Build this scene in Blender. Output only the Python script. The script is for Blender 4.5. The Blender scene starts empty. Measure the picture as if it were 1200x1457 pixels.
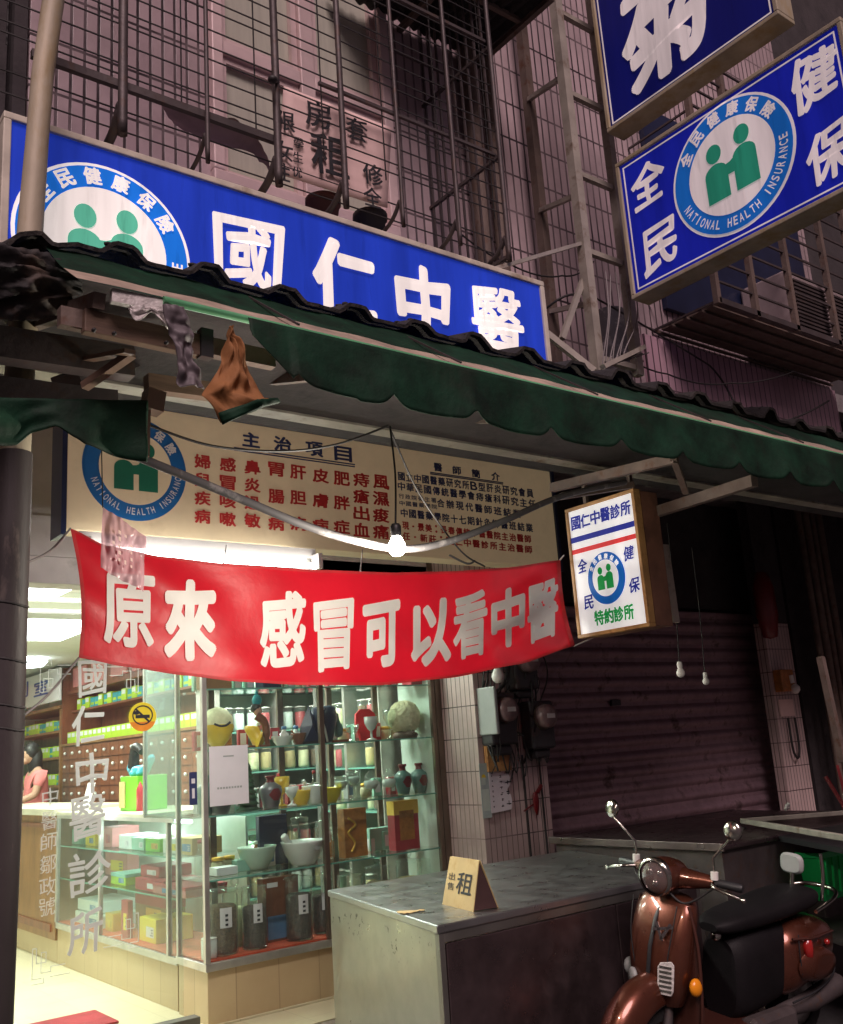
import bpy, bmesh, math, random
from mathutils import Vector, Matrix, noise
random.seed(7)
R = math.radians
sc = bpy.context.scene
COL = sc.collection

# ------------------------------------------------------------------ camera
PW, PH, FPX = 1200.0, 1457.0, 1397.0
YAW, PITCH, ROLL, EYE = R(38.02), R(13.5), R(-3.943), Vector((0, 0, 1.6))
_f = Vector((math.sin(YAW)*math.cos(PITCH), math.cos(YAW)*math.cos(PITCH), math.sin(PITCH)))
_r = Vector((math.cos(YAW), -math.sin(YAW), 0)); _u = _r.cross(_f)
CR = _r*math.cos(ROLL)+_u*math.sin(ROLL); CU = -_r*math.sin(ROLL)+_u*math.cos(ROLL)
cam = bpy.data.cameras.new('camera'); cam_o = bpy.data.objects.new('camera', cam); COL.objects.link(cam_o)
cam_o.matrix_world = Matrix(((CR.x, CU.x, -_f.x, 0), (CR.y, CU.y, -_f.y, 0), (CR.z, CU.z, -_f.z, 1.6), (0, 0, 0, 1)))
cam.sensor_fit = 'HORIZONTAL'; cam.sensor_width = 36; cam.lens = FPX/PW*36; cam.clip_start = .05; cam.clip_end = 400
sc.camera = cam_o

def at(px, py, X=None, Y=None, Z=None):
    """the point of the real place on plane X=, Y= or Z= that was seen at a photograph pixel"""
    d = _f*FPX+CR*(px-600)-CU*(py-728.5)
    t = (X-EYE.x)/d.x if X is not None else (Y-EYE.y)/d.y if Y is not None else (Z-EYE.z)/d.z
    return EYE+d*t

# ------------------------------------------------------------------ world, street light, exposure
W = bpy.data.worlds.new('World'); sc.world = W; W.use_nodes = True
nt = W.node_tree; nt.nodes.clear()
sky = nt.nodes.new('ShaderNodeTexSky'); sky.sky_type = 'NISHITA'; sky.sun_disc = False
SUN_DIR = Vector((.30, .56, -.66)).normalized()          # the street lamps' glow, from behind the camera
sky.sun_elevation = math.asin(-SUN_DIR.z); sky.sun_rotation = math.atan2(-SUN_DIR.x, -SUN_DIR.y)
b1 = nt.nodes.new('ShaderNodeBackground'); b1.inputs[1].default_value = .0008
nt.links.new(sky.outputs[0], b1.inputs[0])
b2 = nt.nodes.new('ShaderNodeBackground'); b2.inputs[0].default_value = (.62, .40, .46, 1); b2.inputs[1].default_value = .145
ad = nt.nodes.new('ShaderNodeAddShader'); nt.links.new(b1.outputs[0], ad.inputs[0]); nt.links.new(b2.outputs[0], ad.inputs[1])
wo = nt.nodes.new('ShaderNodeOutputWorld'); nt.links.new(ad.outputs[0], wo.inputs[0])
sun = bpy.data.lights.new('street_glow', 'SUN'); sun.energy = 2.75; sun.color = (1, .76, .77); sun.angle = R(28)
sun_o = bpy.data.objects.new('street_glow', sun); COL.objects.link(sun_o); sun_o.rotation_euler = SUN_DIR.to_track_quat('-Z', 'Y').to_euler()
sun_o.location = (-3, -5, 8)
sc.view_settings.view_transform = 'Standard'; sc.view_settings.look = 'None'; sc.view_settings.exposure = 0; sc.view_settings.gamma = 1
sc.cycles.use_denoising = True; sc.cycles.transparent_max_bounces = 24; sc.cycles.max_bounces = 8
sc.cycles.sample_clamp_indirect = 6; sc.cycles.caustics_reflective = False; sc.cycles.caustics_refractive = False

# ------------------------------------------------------------------ materials
def _mix(nt, a, b, fac, mode='MIX'):
    n = nt.nodes.new('ShaderNodeMix'); n.data_type = 'RGBA'; n.blend_type = mode
    for s, v in ((0, fac), (6, a), (7, b)):
        if hasattr(v, 'links') or hasattr(v, 'is_linked'): nt.links.new(v, n.inputs[s])
        else: n.inputs[s].default_value = v if s == 0 else (*v[:3], 1)
    return n.outputs[2]
def _noise(nt, co, scale, det=4, rough=.6):
    n = nt.nodes.new('ShaderNodeTexNoise'); n.inputs['Scale'].default_value = scale; n.inputs['Detail'].default_value = det; n.inputs['Roughness'].default_value = rough
    nt.links.new(co, n.inputs['Vector']); return n.outputs['Fac']
def _ramp(nt, f, a, b, c0=(0, 0, 0), c1=(1, 1, 1)):
    n = nt.nodes.new('ShaderNodeValToRGB'); e = n.color_ramp.elements
    e[0].position = a; e[1].position = b; e[0].color = (*c0, 1); e[1].color = (*c1, 1); nt.links.new(f, n.inputs[0]); return n.outputs[0]
def _co(nt, stretch=(1, 1, 1)):
    c = nt.nodes.new('ShaderNodeTexCoord'); m = nt.nodes.new('ShaderNodeMapping'); m.inputs['Scale'].default_value = stretch
    g = nt.nodes.new('ShaderNodeNewGeometry')
    nt.links.new(g.outputs['Position'], m.inputs[0]); return m.outputs[0]
def mat(name, col, rough=.6, metal=0, var=.25, scale=6, bump=0, bscale=40, emit=None, es=0, stain=None, stain_at=(.55, .7), sscale=5, coat=0, stretch=(1, 1, 1), trans=0, spec=.5, rvar=0):
    m = bpy.data.materials.new(name); m.use_nodes = True; nt = m.node_tree; p = nt.nodes['Principled BSDF']
    co = _co(nt, stretch)
    c = col
    if var:
        f = _noise(nt, co, scale)
        c = _mix(nt, tuple(x*(1-var) for x in col), tuple(min(1, x*(1+var)) for x in col), _ramp(nt, f, .3, .7))
    if stain:
        f = _ramp(nt, _noise(nt, co, sscale, 6, .65), *stain_at); c = _mix(nt, c if not isinstance(c, tuple) else c, stain, f)
    if isinstance(c, tuple): p.inputs['Base Color'].default_value = (*c, 1)
    else: nt.links.new(c, p.inputs['Base Color'])
    p.inputs['Roughness'].default_value = rough; p.inputs['Metallic'].default_value = metal; p.inputs['Specular IOR Level'].default_value = spec
    p.inputs['Coat Weight'].default_value = coat; p.inputs['Coat Roughness'].default_value = .08
    if rvar:
        r = _ramp(nt, _noise(nt, co, scale*2.3, 5), .3, .75, (rough,)*3, (min(1, rough+rvar),)*3); nt.links.new(r, p.inputs['Roughness'])
    if bump:
        b = nt.nodes.new('ShaderNodeBump'); b.inputs['Strength'].default_value = bump; b.inputs['Distance'].default_value = .01
        nt.links.new(_noise(nt, co, bscale, 5), b.inputs['Height']); nt.links.new(b.outputs[0], p.inputs['Normal'])
    if emit:
        p.inputs['Emission Color'].default_value = (*emit, 1); p.inputs['Emission Strength'].default_value = es
    if trans:
        o = nt.nodes['Material Output']; t = nt.nodes.new('ShaderNodeBsdfTranslucent'); mx = nt.nodes.new('ShaderNodeMixShader'); mx.inputs[0].default_value = trans
        if isinstance(c, tuple): t.inputs[0].default_value = (*c, 1)
        else: nt.links.new(c, t.inputs[0])
        nt.links.new(p.outputs[0], mx.inputs[1]); nt.links.new(t.outputs[0], mx.inputs[2]); nt.links.new(mx.outputs[0], o.inputs[0])
    return m
def backlit(name, col, es):                                # sign faces lit by tubes inside the box
    m = mat(name, col, .4, var=.20, scale=1.4, emit=col, es=es, spec=.12, stain=tuple(x*.62 for x in col), stain_at=(.56, .85), sscale=5, stretch=(5, 5, .55))
    nt = m.node_tree; p = nt.nodes['Principled BSDF']; nt.links.new(p.inputs['Base Color'].links[0].from_socket, p.inputs['Emission Color']); return m
def glow(name, col, es):
    m = bpy.data.materials.new(name); m.use_nodes = True; p = m.node_tree.nodes['Principled BSDF']
    p.inputs['Base Color'].default_value = (.8, .8, .8, 1); p.inputs['Emission Color'].default_value = (*col, 1); p.inputs['Emission Strength'].default_value = es; return m
def glass(name, tint=(.93, .98, .95), refl=1.0, rough=.02, haze=0, haze_col=(.8, .88, .86)):
    m = bpy.data.materials.new(name); m.use_nodes = True; nt = m.node_tree; nt.nodes.remove(nt.nodes['Principled BSDF']); o = nt.nodes['Material Output']
    t = nt.nodes.new('ShaderNodeBsdfTransparent'); t.inputs[0].default_value = (*tint, 1)
    g = nt.nodes.new('ShaderNodeBsdfGlossy'); g.inputs['Roughness'].default_value = rough
    fr = nt.nodes.new('ShaderNodeLayerWeight'); fr.inputs[0].default_value = .5
    pw = nt.nodes.new('ShaderNodeMath'); pw.operation = 'POWER'; pw.inputs[1].default_value = 4; nt.links.new(fr.outputs[1], pw.inputs[0])
    k = nt.nodes.new('ShaderNodeMath'); k.operation = 'MULTIPLY_ADD'; k.inputs[1].default_value = .6*refl; k.inputs[2].default_value = .035*refl; nt.links.new(pw.outputs[0], k.inputs[0])
    mx = nt.nodes.new('ShaderNodeMixShader'); nt.links.new(k.outputs[0], mx.inputs[0]); nt.links.new(t.outputs[0], mx.inputs[1]); nt.links.new(g.outputs[0], mx.inputs[2])
    out = mx.outputs[0]
    if haze:
        d = nt.nodes.new('ShaderNodeBsdfDiffuse'); d.inputs[0].default_value = (*haze_col, 1); m2 = nt.nodes.new('ShaderNodeMixShader'); m2.inputs[0].default_value = haze
        nt.links.new(out, m2.inputs[1]); nt.links.new(d.outputs[0], m2.inputs[2]); out = m2.outputs[0]
    nt.links.new(out, o.inputs[0]); return m
def tiles(name, c1, c2, grout, w, h, gap=.004, axes='XZ', rough=.35, bump=.4, off=0.0, stain=None, shift=0.0):
    m = bpy.data.materials.new(name); m.use_nodes = True; nt = m.node_tree; p = nt.nodes['Principled BSDF']
    g = nt.nodes.new('ShaderNodeNewGeometry'); s = nt.nodes.new('ShaderNodeSeparateXYZ'); nt.links.new(g.outputs['Position'], s.inputs[0])
    c = nt.nodes.new('ShaderNodeCombineXYZ')
    if axes == 'XZ':
        a = nt.nodes.new('ShaderNodeMath'); nt.links.new(s.outputs[0], a.inputs[0]); nt.links.new(s.outputs[1], a.inputs[1]); nt.links.new(a.outputs[0], c.inputs[0]); nt.links.new(s.outputs[2], c.inputs[1])
    else: nt.links.new(s.outputs[0], c.inputs[0]); nt.links.new(s.outputs[1], c.inputs[1])
    b = nt.nodes.new('ShaderNodeTexBrick'); b.offset = off; b.squash = 1; b.inputs['Scale'].default_value = 1
    b.inputs['Brick Width'].default_value = w; b.inputs['Row Height'].default_value = h; b.inputs['Mortar Size'].default_value = gap; b.inputs['Mortar Smooth'].default_value = .3
    b.inputs['Color1'].default_value = (*c1, 1); b.inputs['Color2'].default_value = (*c2, 1); b.inputs['Mortar'].default_value = (*grout, 1)
    nt.links.new(c.outputs[0], b.inputs['Vector'])
    f = _noise(nt, g.outputs['Position'], 1.7, 6, .65); col = _mix(nt, b.outputs[0], stain or tuple(x*.55 for x in c1), _mix(nt, (0, 0, 0), (1, 1, 1), _ramp(nt, f, .42, .75)))
    nt.links.new(col, p.inputs['Base Color']); p.inputs['Roughness'].default_value = rough
    bp = nt.nodes.new('ShaderNodeBump'); bp.inputs['Strength'].default_value = bump; bp.inputs['Distance'].default_value = .006; bp.invert = True
    nt.links.new(b.outputs['Fac'], bp.inputs['Height']); nt.links.new(bp.outputs[0], p.inputs['Normal']); return m

M = {}
def mk(k, *a, **kw): M[k] = mat(k, *a, **kw)
mk('asphalt', (.05, .048, .05), .85, bump=.5, bscale=80)
mk('concrete', (.22, .2, .2), .85, bump=.3, stain=(.09, .08, .08))
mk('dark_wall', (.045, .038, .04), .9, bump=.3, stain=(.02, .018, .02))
mk('plaster', (.62, .58, .58), .8, var=.08, stain=(.4, .37, .36), stain_at=(.6, .8))
mk('ceiling', (.78, .78, .76), .8, var=.04)
mk('room_wall', (.72, .76, .70), .8, var=.06)
mk('galvanised', (.42, .37, .27), .6, .1, stain=(.36, .27, .13), stain_at=(.48, .7), sscale=9, bump=.15, stretch=(1, 1, .35))
mk('rust_steel', (.16, .12, .10), .7, .3, stain=(.13, .06, .035), bump=.3, sscale=14)
mk('shutter', (.30, .20, .23), .5, .3, stain=(.09, .06, .06), sscale=6, bump=.2)
mk('dark_steel', (.085, .070, .070), .55, .4, stain=(.10, .06, .045), sscale=20, bump=.2)
mk('wire', (.02, .018, .018), .6, var=.1)
mk('wire_grey', (.20, .18, .18), .6, var=.1)
mk('steel_paint', (.38, .35, .30), .55, .2, stain=(.17, .11, .07), sscale=8, bump=.15)
mk('cream_steel', (.62, .57, .47), .55, stain=(.34, .27, .19), sscale=7)
mk('alu', (.55, .53, .5), .38, .85, var=.15, rvar=.2)
mk('alu_bronze', (.20, .16, .13), .4, .7, var=.15)
mk('alu_white', (.72, .56, .55), .5, .1, var=.1)
mk('awning_green', (.005, .030, .015), .7, trans=.12, var=.6, scale=7, spec=.25, stain=(.012, .018, .011), stain_at=(.52, .8), sscale=6, bump=.5, bscale=20)
mk('awning_cream', (.38, .30, .23), .7, var=.3, scale=9, stain=(.26, .2, .15), bump=.2, bscale=120)
mk('awning_pipe', (.10, .34, .16), .4, var=.2)
mk('roof_dark', (.020, .018, .017), .8, stain=(.045, .036, .03), bump=.6, bscale=60)
mk('tarp', (.016, .014, .015), .75, stain=(.075, .05, .035), bump=.6, bscale=22)
mk('tarp_pink', (.30, .22, .22), .6, bump=.4, bscale=20)
mk('brown_cloth', (.26, .11, .035), .8, var=.12, scale=10, bump=.15, bscale=90)
mk('grey_tape', (.12, .10, .11), .6, bump=.1)
mk('plastic_wrap', (.55, .52, .5), .3, var=.3, scale=25, bump=.8, bscale=40)
mk('wood', (.15, .095, .065), .65, stretch=(1, 1, 8), var=.35, scale=5, bump=.2)
mk('wood_red', (.20, .065, .030), .35, stretch=(1, 1, .25), var=.3, scale=10)
mk('wood_tan', (.27, .13, .05), .4, stretch=(1, 1, .3), var=.25, scale=9)
mk('orange_wood', (.50, .27, .10), .5, var=.3, stain=(.30, .13, .05), sscale=18, bump=.2)
mk('box_side', (.22, .10, .065), .5, stain=(.10, .05, .035), sscale=5, var=.3)
mk('board_cream', (.62, .50, .33), .55, var=.07, stain=(.52, .41, .27), sscale=3, emit=(.62, .46, .27), es=.14)  # weak glow added to brighten the board face
mk('print_navy', (.035, .045, .13), .5, var=.1)
mk('print_red', (.52, .03, .03), .5, var=.15, scale=20)
mk('print_black', (.02, .02, .025), .6, var=.1)
mk('print_white', (.72, .70, .68), .5, var=.05)
mk('print_blue', (.02, .07, .36), .5, var=.05)
mk('ring_blue', (.01, .13, .38), .45, var=.08)
mk('logo_green', (.01, .16, .09), .5, var=.08)
mk('banner_red', (.60, .009, .024), .42, trans=.40, var=.14, scale=3, bump=.35, bscale=7)
mk('banner_white', (.95, .92, .90), .5, trans=.32, var=.05)
mk('banner_hem', (.60, .04, .05), .6, trans=.3)
mk('paper', (.72, .68, .72), .7, var=.04)
mk('paper_pink', (.80, .58, .54), .7, var=.08)
mk('paper_mint', (.42, .52, .50), .4, var=.15, scale=20)
mk('card', (.56, .42, .20), .75, var=.12, stain=(.5, .33, .12), sscale=14)
mk('card_dark', (.07, .035, .035), .5, var=.2)
mk('slab', (.62, .58, .46), .4, var=.1)
mk('stone', (.55, .42, .27), .45, var=.18, scale=3, stain=(.44, .31, .18), sscale=4)
mk('sill_dark', (.10, .09, .075), .5, var=.3)
mk('steel_top', (.40, .41, .41), .24, .92, var=.18, scale=4, rvar=.22, stain=(.31, .31, .30), stain_at=(.5, .85), sscale=4, bump=.04, bscale=9)
mk('steel_dark', (.17, .125, .13), .22, .9, var=.3, scale=4, rvar=.3, bump=.08, bscale=6)
mk('black_plastic', (.02, .02, .022), .45, var=.15)
mk('black_seat', (.007, .006, .007), .6, spec=.2, bump=.15, bscale=160)
mk('rubber', (.015, .015, .015), .8, bump=.3)
mk('chrome', (.46, .44, .40), .18, 1, var=0)
mk('scooter_paint', (.135, .042, .024), .24, .7, var=.14, scale=5, coat=.6, rvar=.16, stain=(.11, .035, .02), stain_at=(.55, .8), sscale=9)
mk('scooter_dark', (.08, .028, .02), .35, .4, var=.1, coat=.4)
mk('amber', (.75, .25, .01), .25, var=0)
mk('tail_red', (.30, .012, .01), .2, var=0, coat=1)
mk('grey_plastic', (.34, .36, .35), .5, var=.12)
mk('meter_dark', (.045, .045, .048), .5, stain=(.09, .06, .05))
mk('meter_face', (.24, .16, .16), .35, var=.25, scale=30)
mk('white_plastic', (.78, .76, .72), .4, var=.04)
mk('crate_green', (.03, .80, .20), .45, var=.12)
mk('red_lacquer', (.16, .008, .010), .35, var=.2)
mk('conduit', (.11, .105, .11), .55, var=.15, stain=(.4, .38, .37), sscale=10)
mk('ceramic', (.74, .76, .74), .2, var=.03, coat=.5)
mk('ceramic_mint', (.50, .66, .55), .22, var=.04, coat=.5)
mk('floor_red', (.66, .10, .045), .6, var=.2, scale=14)
mk('skin', (.50, .29, .20), .55, var=.05)
mk('hair', (.012, .010, .010), .45, var=.2)
mk('shirt_pink', (.72, .22, .22), .75, var=.1)
mk('herb_dark', (.075, .048, .036), .8, var=.6, scale=60, bump=1, bscale=120)
mk('herb_brown', (.17, .10, .055), .8, var=.6, scale=70, bump=1, bscale=140)
mk('yellow', (.80, .62, .03), .45, var=.06)
mk('yellow_gloss', (.78, .50, .04), .3, var=.15, coat=.3)
mk('lime', (.42, .62, .03), .5, var=.08)
mk('lime_green', (.17, .56, .02), .5, var=.06)
mk('box_white', (.70, .74, .74), .55, var=.05)
mk('box_red', (.42, .035, .05), .5, var=.1)
mk('box_pink', (.55, .2, .2), .5, var=.1)
mk('box_mint', (.30, .55, .45), .5, var=.1)
mk('box_blue', (.10, .22, .42), .5, var=.1)
mk('box_teal', (.02, .35, .42), .4, var=.1)
mk('gold', (.75, .45, .08), .35, .6, var=.1)
mk('amber_box', (.42, .16, .035), .4, var=.3, scale=20)
mk('navy', (.015, .022, .06), .3, var=.2)
mk('jade', (.10, .20, .18), .3, var=.2, coat=.3)
mk('jade_dark', (.03, .10, .04), .5, var=.3)
mk('vase_grey', (.14, .13, .15), .3, var=.2, coat=.4)
mk('cream', (.70, .66, .42), .7, var=.15, scale=30, bump=.6, bscale=60)
mk('turquoise', (.06, .36, .50), .4, var=.2)
mk('mat_red', (.34, .02, .03), .9, bump=.6, bscale=150)
mk('terracotta', (.13, .055, .045), .7, var=.2)
mk('pot_dark', (.03, .03, .032), .6, var=.2)
mk('curtain', (.52, .52, .43), .8, var=.08, stretch=(6, 6, .5))
mk('ac_white', (.42, .34, .34), .6, var=.12)
mk('mint_glass', (.62, .74, .66), .25, var=.1)
M['glass'] = glass('glass', (.95, .985, .97), 1, .02, .018); M['glass_green'] = glass('glass_green', (.94, .985, .965), 1.2)  # pane glass carries a faint painted haze in place of reflections
M['glass_edge'] = mat('glass_edge', (.16, .38, .31), .2, var=.1)
M['frosted'] = glass('frosted', (.70, .80, .76), 1, .15, .13)
M['jar_glass'] = glass('jar_glass', (.94, .98, .95), 2.0, .04, .045)  # whitish diffuse mixed in to imitate highlights on the jars
M['film'] = glass('film', (.62, .42, .46), 1.2, .22, .66, (.55, .34, .38))
M['door_print'] = glass('door_print', (.9, .95, .92), .3, .3, .66, (.92, .93, .90))
M['lens'] = glass('lens', (.9, .85, .85), 4, .06, .12, (.7, .55, .55))  # pinkish diffuse mixed in as painted reflections on the headlight
M['tile_pink'] = tiles('tile_pink', (.58, .455, .47), (.51, .39, .41), (.040, .028, .032), .056, .235, .0075)
M['tile_pillar'] = tiles('tile_pillar', (.64, .50, .48), (.58, .45, .43), (.05, .03, .03), .052, .235, .0045)
M['tile_band'] = tiles('tile_band', (.72, .47, .55), (.66, .42, .50), (.08, .05, .06), .060, .45, .006)
M['tile_floor'] = tiles('tile_floor', (.64, .58, .40), (.60, .54, .37), (.5, .44, .30), .3, .3, .004, 'XY', .3, .15, 0, (.68, .61, .42))
M['tile_arcade'] = tiles('tile_arcade', (.32, .26, .22), (.29, .23, .2), (.12, .1, .09), .3, .3, .006, 'XY', .5, .2)
M['stone_tile'] = tiles('stone_tile', (.56, .43, .26), (.52, .39, .235), (.36, .26, .16), .30, .6, .004, 'XZ', .35, .15, 0, (.47, .34, .2))
M['sign_blue'] = backlit('sign_blue', (.014, .042, .42), .52)
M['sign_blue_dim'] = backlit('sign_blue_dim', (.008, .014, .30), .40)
M['sign_navy'] = backlit('sign_navy', (.006, .008, .12), .25)
M['sign_white'] = backlit('sign_white', (.82, .76, .72), .66)
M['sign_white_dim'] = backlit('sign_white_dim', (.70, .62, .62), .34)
M['sign_ring'] = backlit('sign_ring', (.010, .15, .62), .6)
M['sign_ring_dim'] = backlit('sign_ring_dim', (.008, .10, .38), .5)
M['sign_green'] = backlit('sign_green', (.09, .40, .27), .7)
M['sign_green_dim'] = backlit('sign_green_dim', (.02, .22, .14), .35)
M['box_face'] = backlit('box_face', (.78, .78, .80), .50)
M['box_ink'] = backlit('box_ink', (.02, .03, .30), .3)
M['box_red_bar'] = backlit('box_red_bar', (.62, .035, .04), .4)
M['box_green_ink'] = backlit('box_green_ink', (.01, .28, .06), .4)
M['tube_glow'] = glow('tube_glow', (1, .97, .92), 13)
M['tube_glow_room'] = glow('tube_glow_room', (.90, .97, 1), 9)
M['bulb_glow'] = glow('bulb_glow', (1, .93, .82), 55)

# ------------------------------------------------------------------ mesh building
def V(*a): return Vector(a)
class Frame:
    """a plane of the place: o its origin, a to the right, b up, n towards the viewer"""
    def __init__(s, o, a, b): s.o = Vector(o); s.a = Vector(a).normalized(); s.b = Vector(b).normalized(); s.n = s.a.cross(s.b)
    def __call__(s, x, y, z=0): return s.o+s.a*x+s.b*y+s.n*z
    def inv(s, p): d = p-s.o; return d.dot(s.a), d.dot(s.b)
class MB:
    def __init__(s): s.v = []; s.f = []; s.sm = []
    def add(s, vs, fs, smooth=False):
        k = len(s.v); s.v += [Vector(v) for v in vs]; s.f += [[i+k for i in f] for f in fs]; s.sm += [smooth]*len(fs); return s
    def box(s, p0, p1, rot=None, piv=None):
        x0, y0, z0 = p0; x1, y1, z1 = p1
        vs = [V(x, y, z) for z in (z0, z1) for y in (y0, y1) for x in (x0, x1)]
        if rot is not None:
            c = Vector(piv) if piv is not None else (V(*p0)+V(*p1))/2; vs = [rot@(v-c)+c for v in vs]
        return s.add(vs, [(0, 2, 3, 1), (4, 5, 7, 6), (0, 1, 5, 4), (2, 6, 7, 3), (0, 4, 6, 2), (1, 3, 7, 5)])
    def fbox(s, fr, x0, y0, x1, y1, z0=0, z1=.01):
        vs = [fr(x, y, z) for z in (z0, z1) for y in (y0, y1) for x in (x0, x1)]
        return s.add(vs, [(0, 2, 3, 1), (4, 5, 7, 6), (0, 1, 5, 4), (2, 6, 7, 3), (0, 4, 6, 2), (1, 3, 7, 5)])
    def bar(s, p, q, w, h=None, up=(0, 0, 1)):
        p, q = Vector(p), Vector(q); h = h or w; d = (q-p).normalized(); up = Vector(up)
        if abs(d.dot(up)) > .95: up = V(0, 1, 0)
        a = d.cross(up).normalized(); b = a.cross(d)
        vs = [e+a*(w/2*i)+b*(h/2*j) for e in (p, q) for i, j in ((-1, -1), (1, -1), (1, 1), (-1, 1))]
        return s.add(vs, [(0, 3, 2, 1), (4, 5, 6, 7), (0, 1, 5, 4), (1, 2, 6, 5), (2, 3, 7, 6), (3, 0, 4, 7)])
    def tube(s, pts, r, n=8, cap=True, flat=1.0):
        pts = [Vector(p) for p in pts]; rs = r if hasattr(r, '__len__') else [r]*len(pts); rings = []
        a = None; vs = []
        for i, p in enumerate(pts):
            d = (pts[min(i+1, len(pts)-1)]-pts[max(i-1, 0)]).normalized()
            if a is None: a = d.cross(V(0, 0, 1) if abs(d.z) < .9 else V(0, 1, 0)).normalized()
            else: a = (a-d*a.dot(d)).normalized()
            b = d.cross(a)
            vs += [p+a*(rs[i]*math.cos(t))+b*(rs[i]*flat*math.sin(t)) for t in (2*math.pi*k/n for k in range(n))]
        m = len(pts)
        fs = [(i*n+k, i*n+(k+1) % n, (i+1)*n+(k+1) % n, (i+1)*n+k) for i in range(m-1) for k in range(n)]
        s.add(vs, fs, True)
        if cap: s.add(vs[:n], [tuple(range(n-1, -1, -1))]); s.add(vs[-n:], [tuple(range(n))])
        return s
    def lathe(s, prof, c=(0, 0, 0), n=20, ax=(0, 0, 1), sx=1, sy=1):
        c = Vector(c); ax = Vector(ax).normalized(); a = ax.cross(V(0, 1, 0) if abs(ax.y) < .9 else V(1, 0, 0)).normalized(); b = ax.cross(a)
        vs = [c+ax*z+a*(r*sx*math.cos(t))+b*(r*sy*math.sin(t)) for r, z in prof for t in (2*math.pi*k/n for k in range(n))]
        return s.add(vs, [(i*n+k, i*n+(k+1) % n, (i+1)*n+(k+1) % n, (i+1)*n+k) for i in range(len(prof)-1) for k in range(n)], True)
    def ball(s, c, r, n=16, sx=1, sy=1, sz=1):
        k = n//2
        return s.lathe([(max(1e-4, r*math.sin(math.pi*i/k)), -r*sz*math.cos(math.pi*i/k)) for i in range(k+1)], c, n, (0, 0, 1), sx, sy)
    def poly(s, fr, pts, z=0): return s.add([fr(x, y, z) for x, y in pts], [tuple(range(len(pts)))])
    def prism(s, fr, pts, z0, z1):
        n = len(pts)
        return s.add([fr(x, y, z0) for x, y in pts]+[fr(x, y, z1) for x, y in pts], [tuple(range(n-1, -1, -1)), tuple(range(n, 2*n))]+[(i, (i+1) % n, n+(i+1) % n, n+i) for i in range(n)])
    def grid(s, fn, nu, nv, smooth=True):
        vs = [fn(i/nu, j/nv) for j in range(nv+1) for i in range(nu+1)]
        return s.add(vs, [(j*(nu+1)+i, j*(nu+1)+i+1, (j+1)*(nu+1)+i+1, (j+1)*(nu+1)+i) for j in range(nv) for i in range(nu)], smooth)
def wloc(o):
    p = Vector(o.location)
    while o.parent: o = o.parent; p += o.location
    return p
def obj(name, mb, m, parent=None, bevel=0, solid=0, subsurf=0, at0=None):
    me = bpy.data.meshes.new(name); off = wloc(parent) if parent else Vector(at0 or (0, 0, 0))
    me.from_pydata([v-off for v in mb.v], [], mb.f)
    if len(me.polygons) == len(mb.sm): me.polygons.foreach_set('use_smooth', mb.sm)
    me.materials.append(M[m] if isinstance(m, str) else m)
    o = bpy.data.objects.new(name, me); COL.objects.link(o)
    if parent: o.parent = parent
    elif at0: o.location = at0
    if solid: d = o.modifiers.new('solid', 'SOLIDIFY'); d.thickness = solid; d.offset = 0
    if bevel: d = o.modifiers.new('bevel', 'BEVEL'); d.width = bevel; d.segments = 2; d.limit_method = 'ANGLE'; d.harden_normals = False
    if subsurf: d = o.modifiers.new('sub', 'SUBSURF'); d.levels = subsurf; d.render_levels = subsurf
    return o
def tag(o, label, cat, group=None):
    o['label'] = label; o['category'] = cat
    if group: o['group'] = group
    return o
def thing(name, label, cat, loc=(0, 0, 0), group=None):
    o = bpy.data.objects.new(name, None); COL.objects.link(o); o.location = loc; o.empty_display_size = .1; return tag(o, label, cat, group)
def struct(name, mb, m, **k): o = obj(name, mb, m, **k); o['kind'] = 'structure'; return o
def dup(root, loc, label=None, rz=0, group=None):
    r = root.copy(); COL.objects.link(r); r.location = loc; r.rotation_euler = (0, 0, rz)
    if label: r['label'] = label
    if group: r['group'] = group
    for ch in list(root.children):
        c = ch.copy(); COL.objects.link(c); c.parent = r
        for g in ch.children: d = g.copy(); COL.objects.link(d); d.parent = c
    return r

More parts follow.
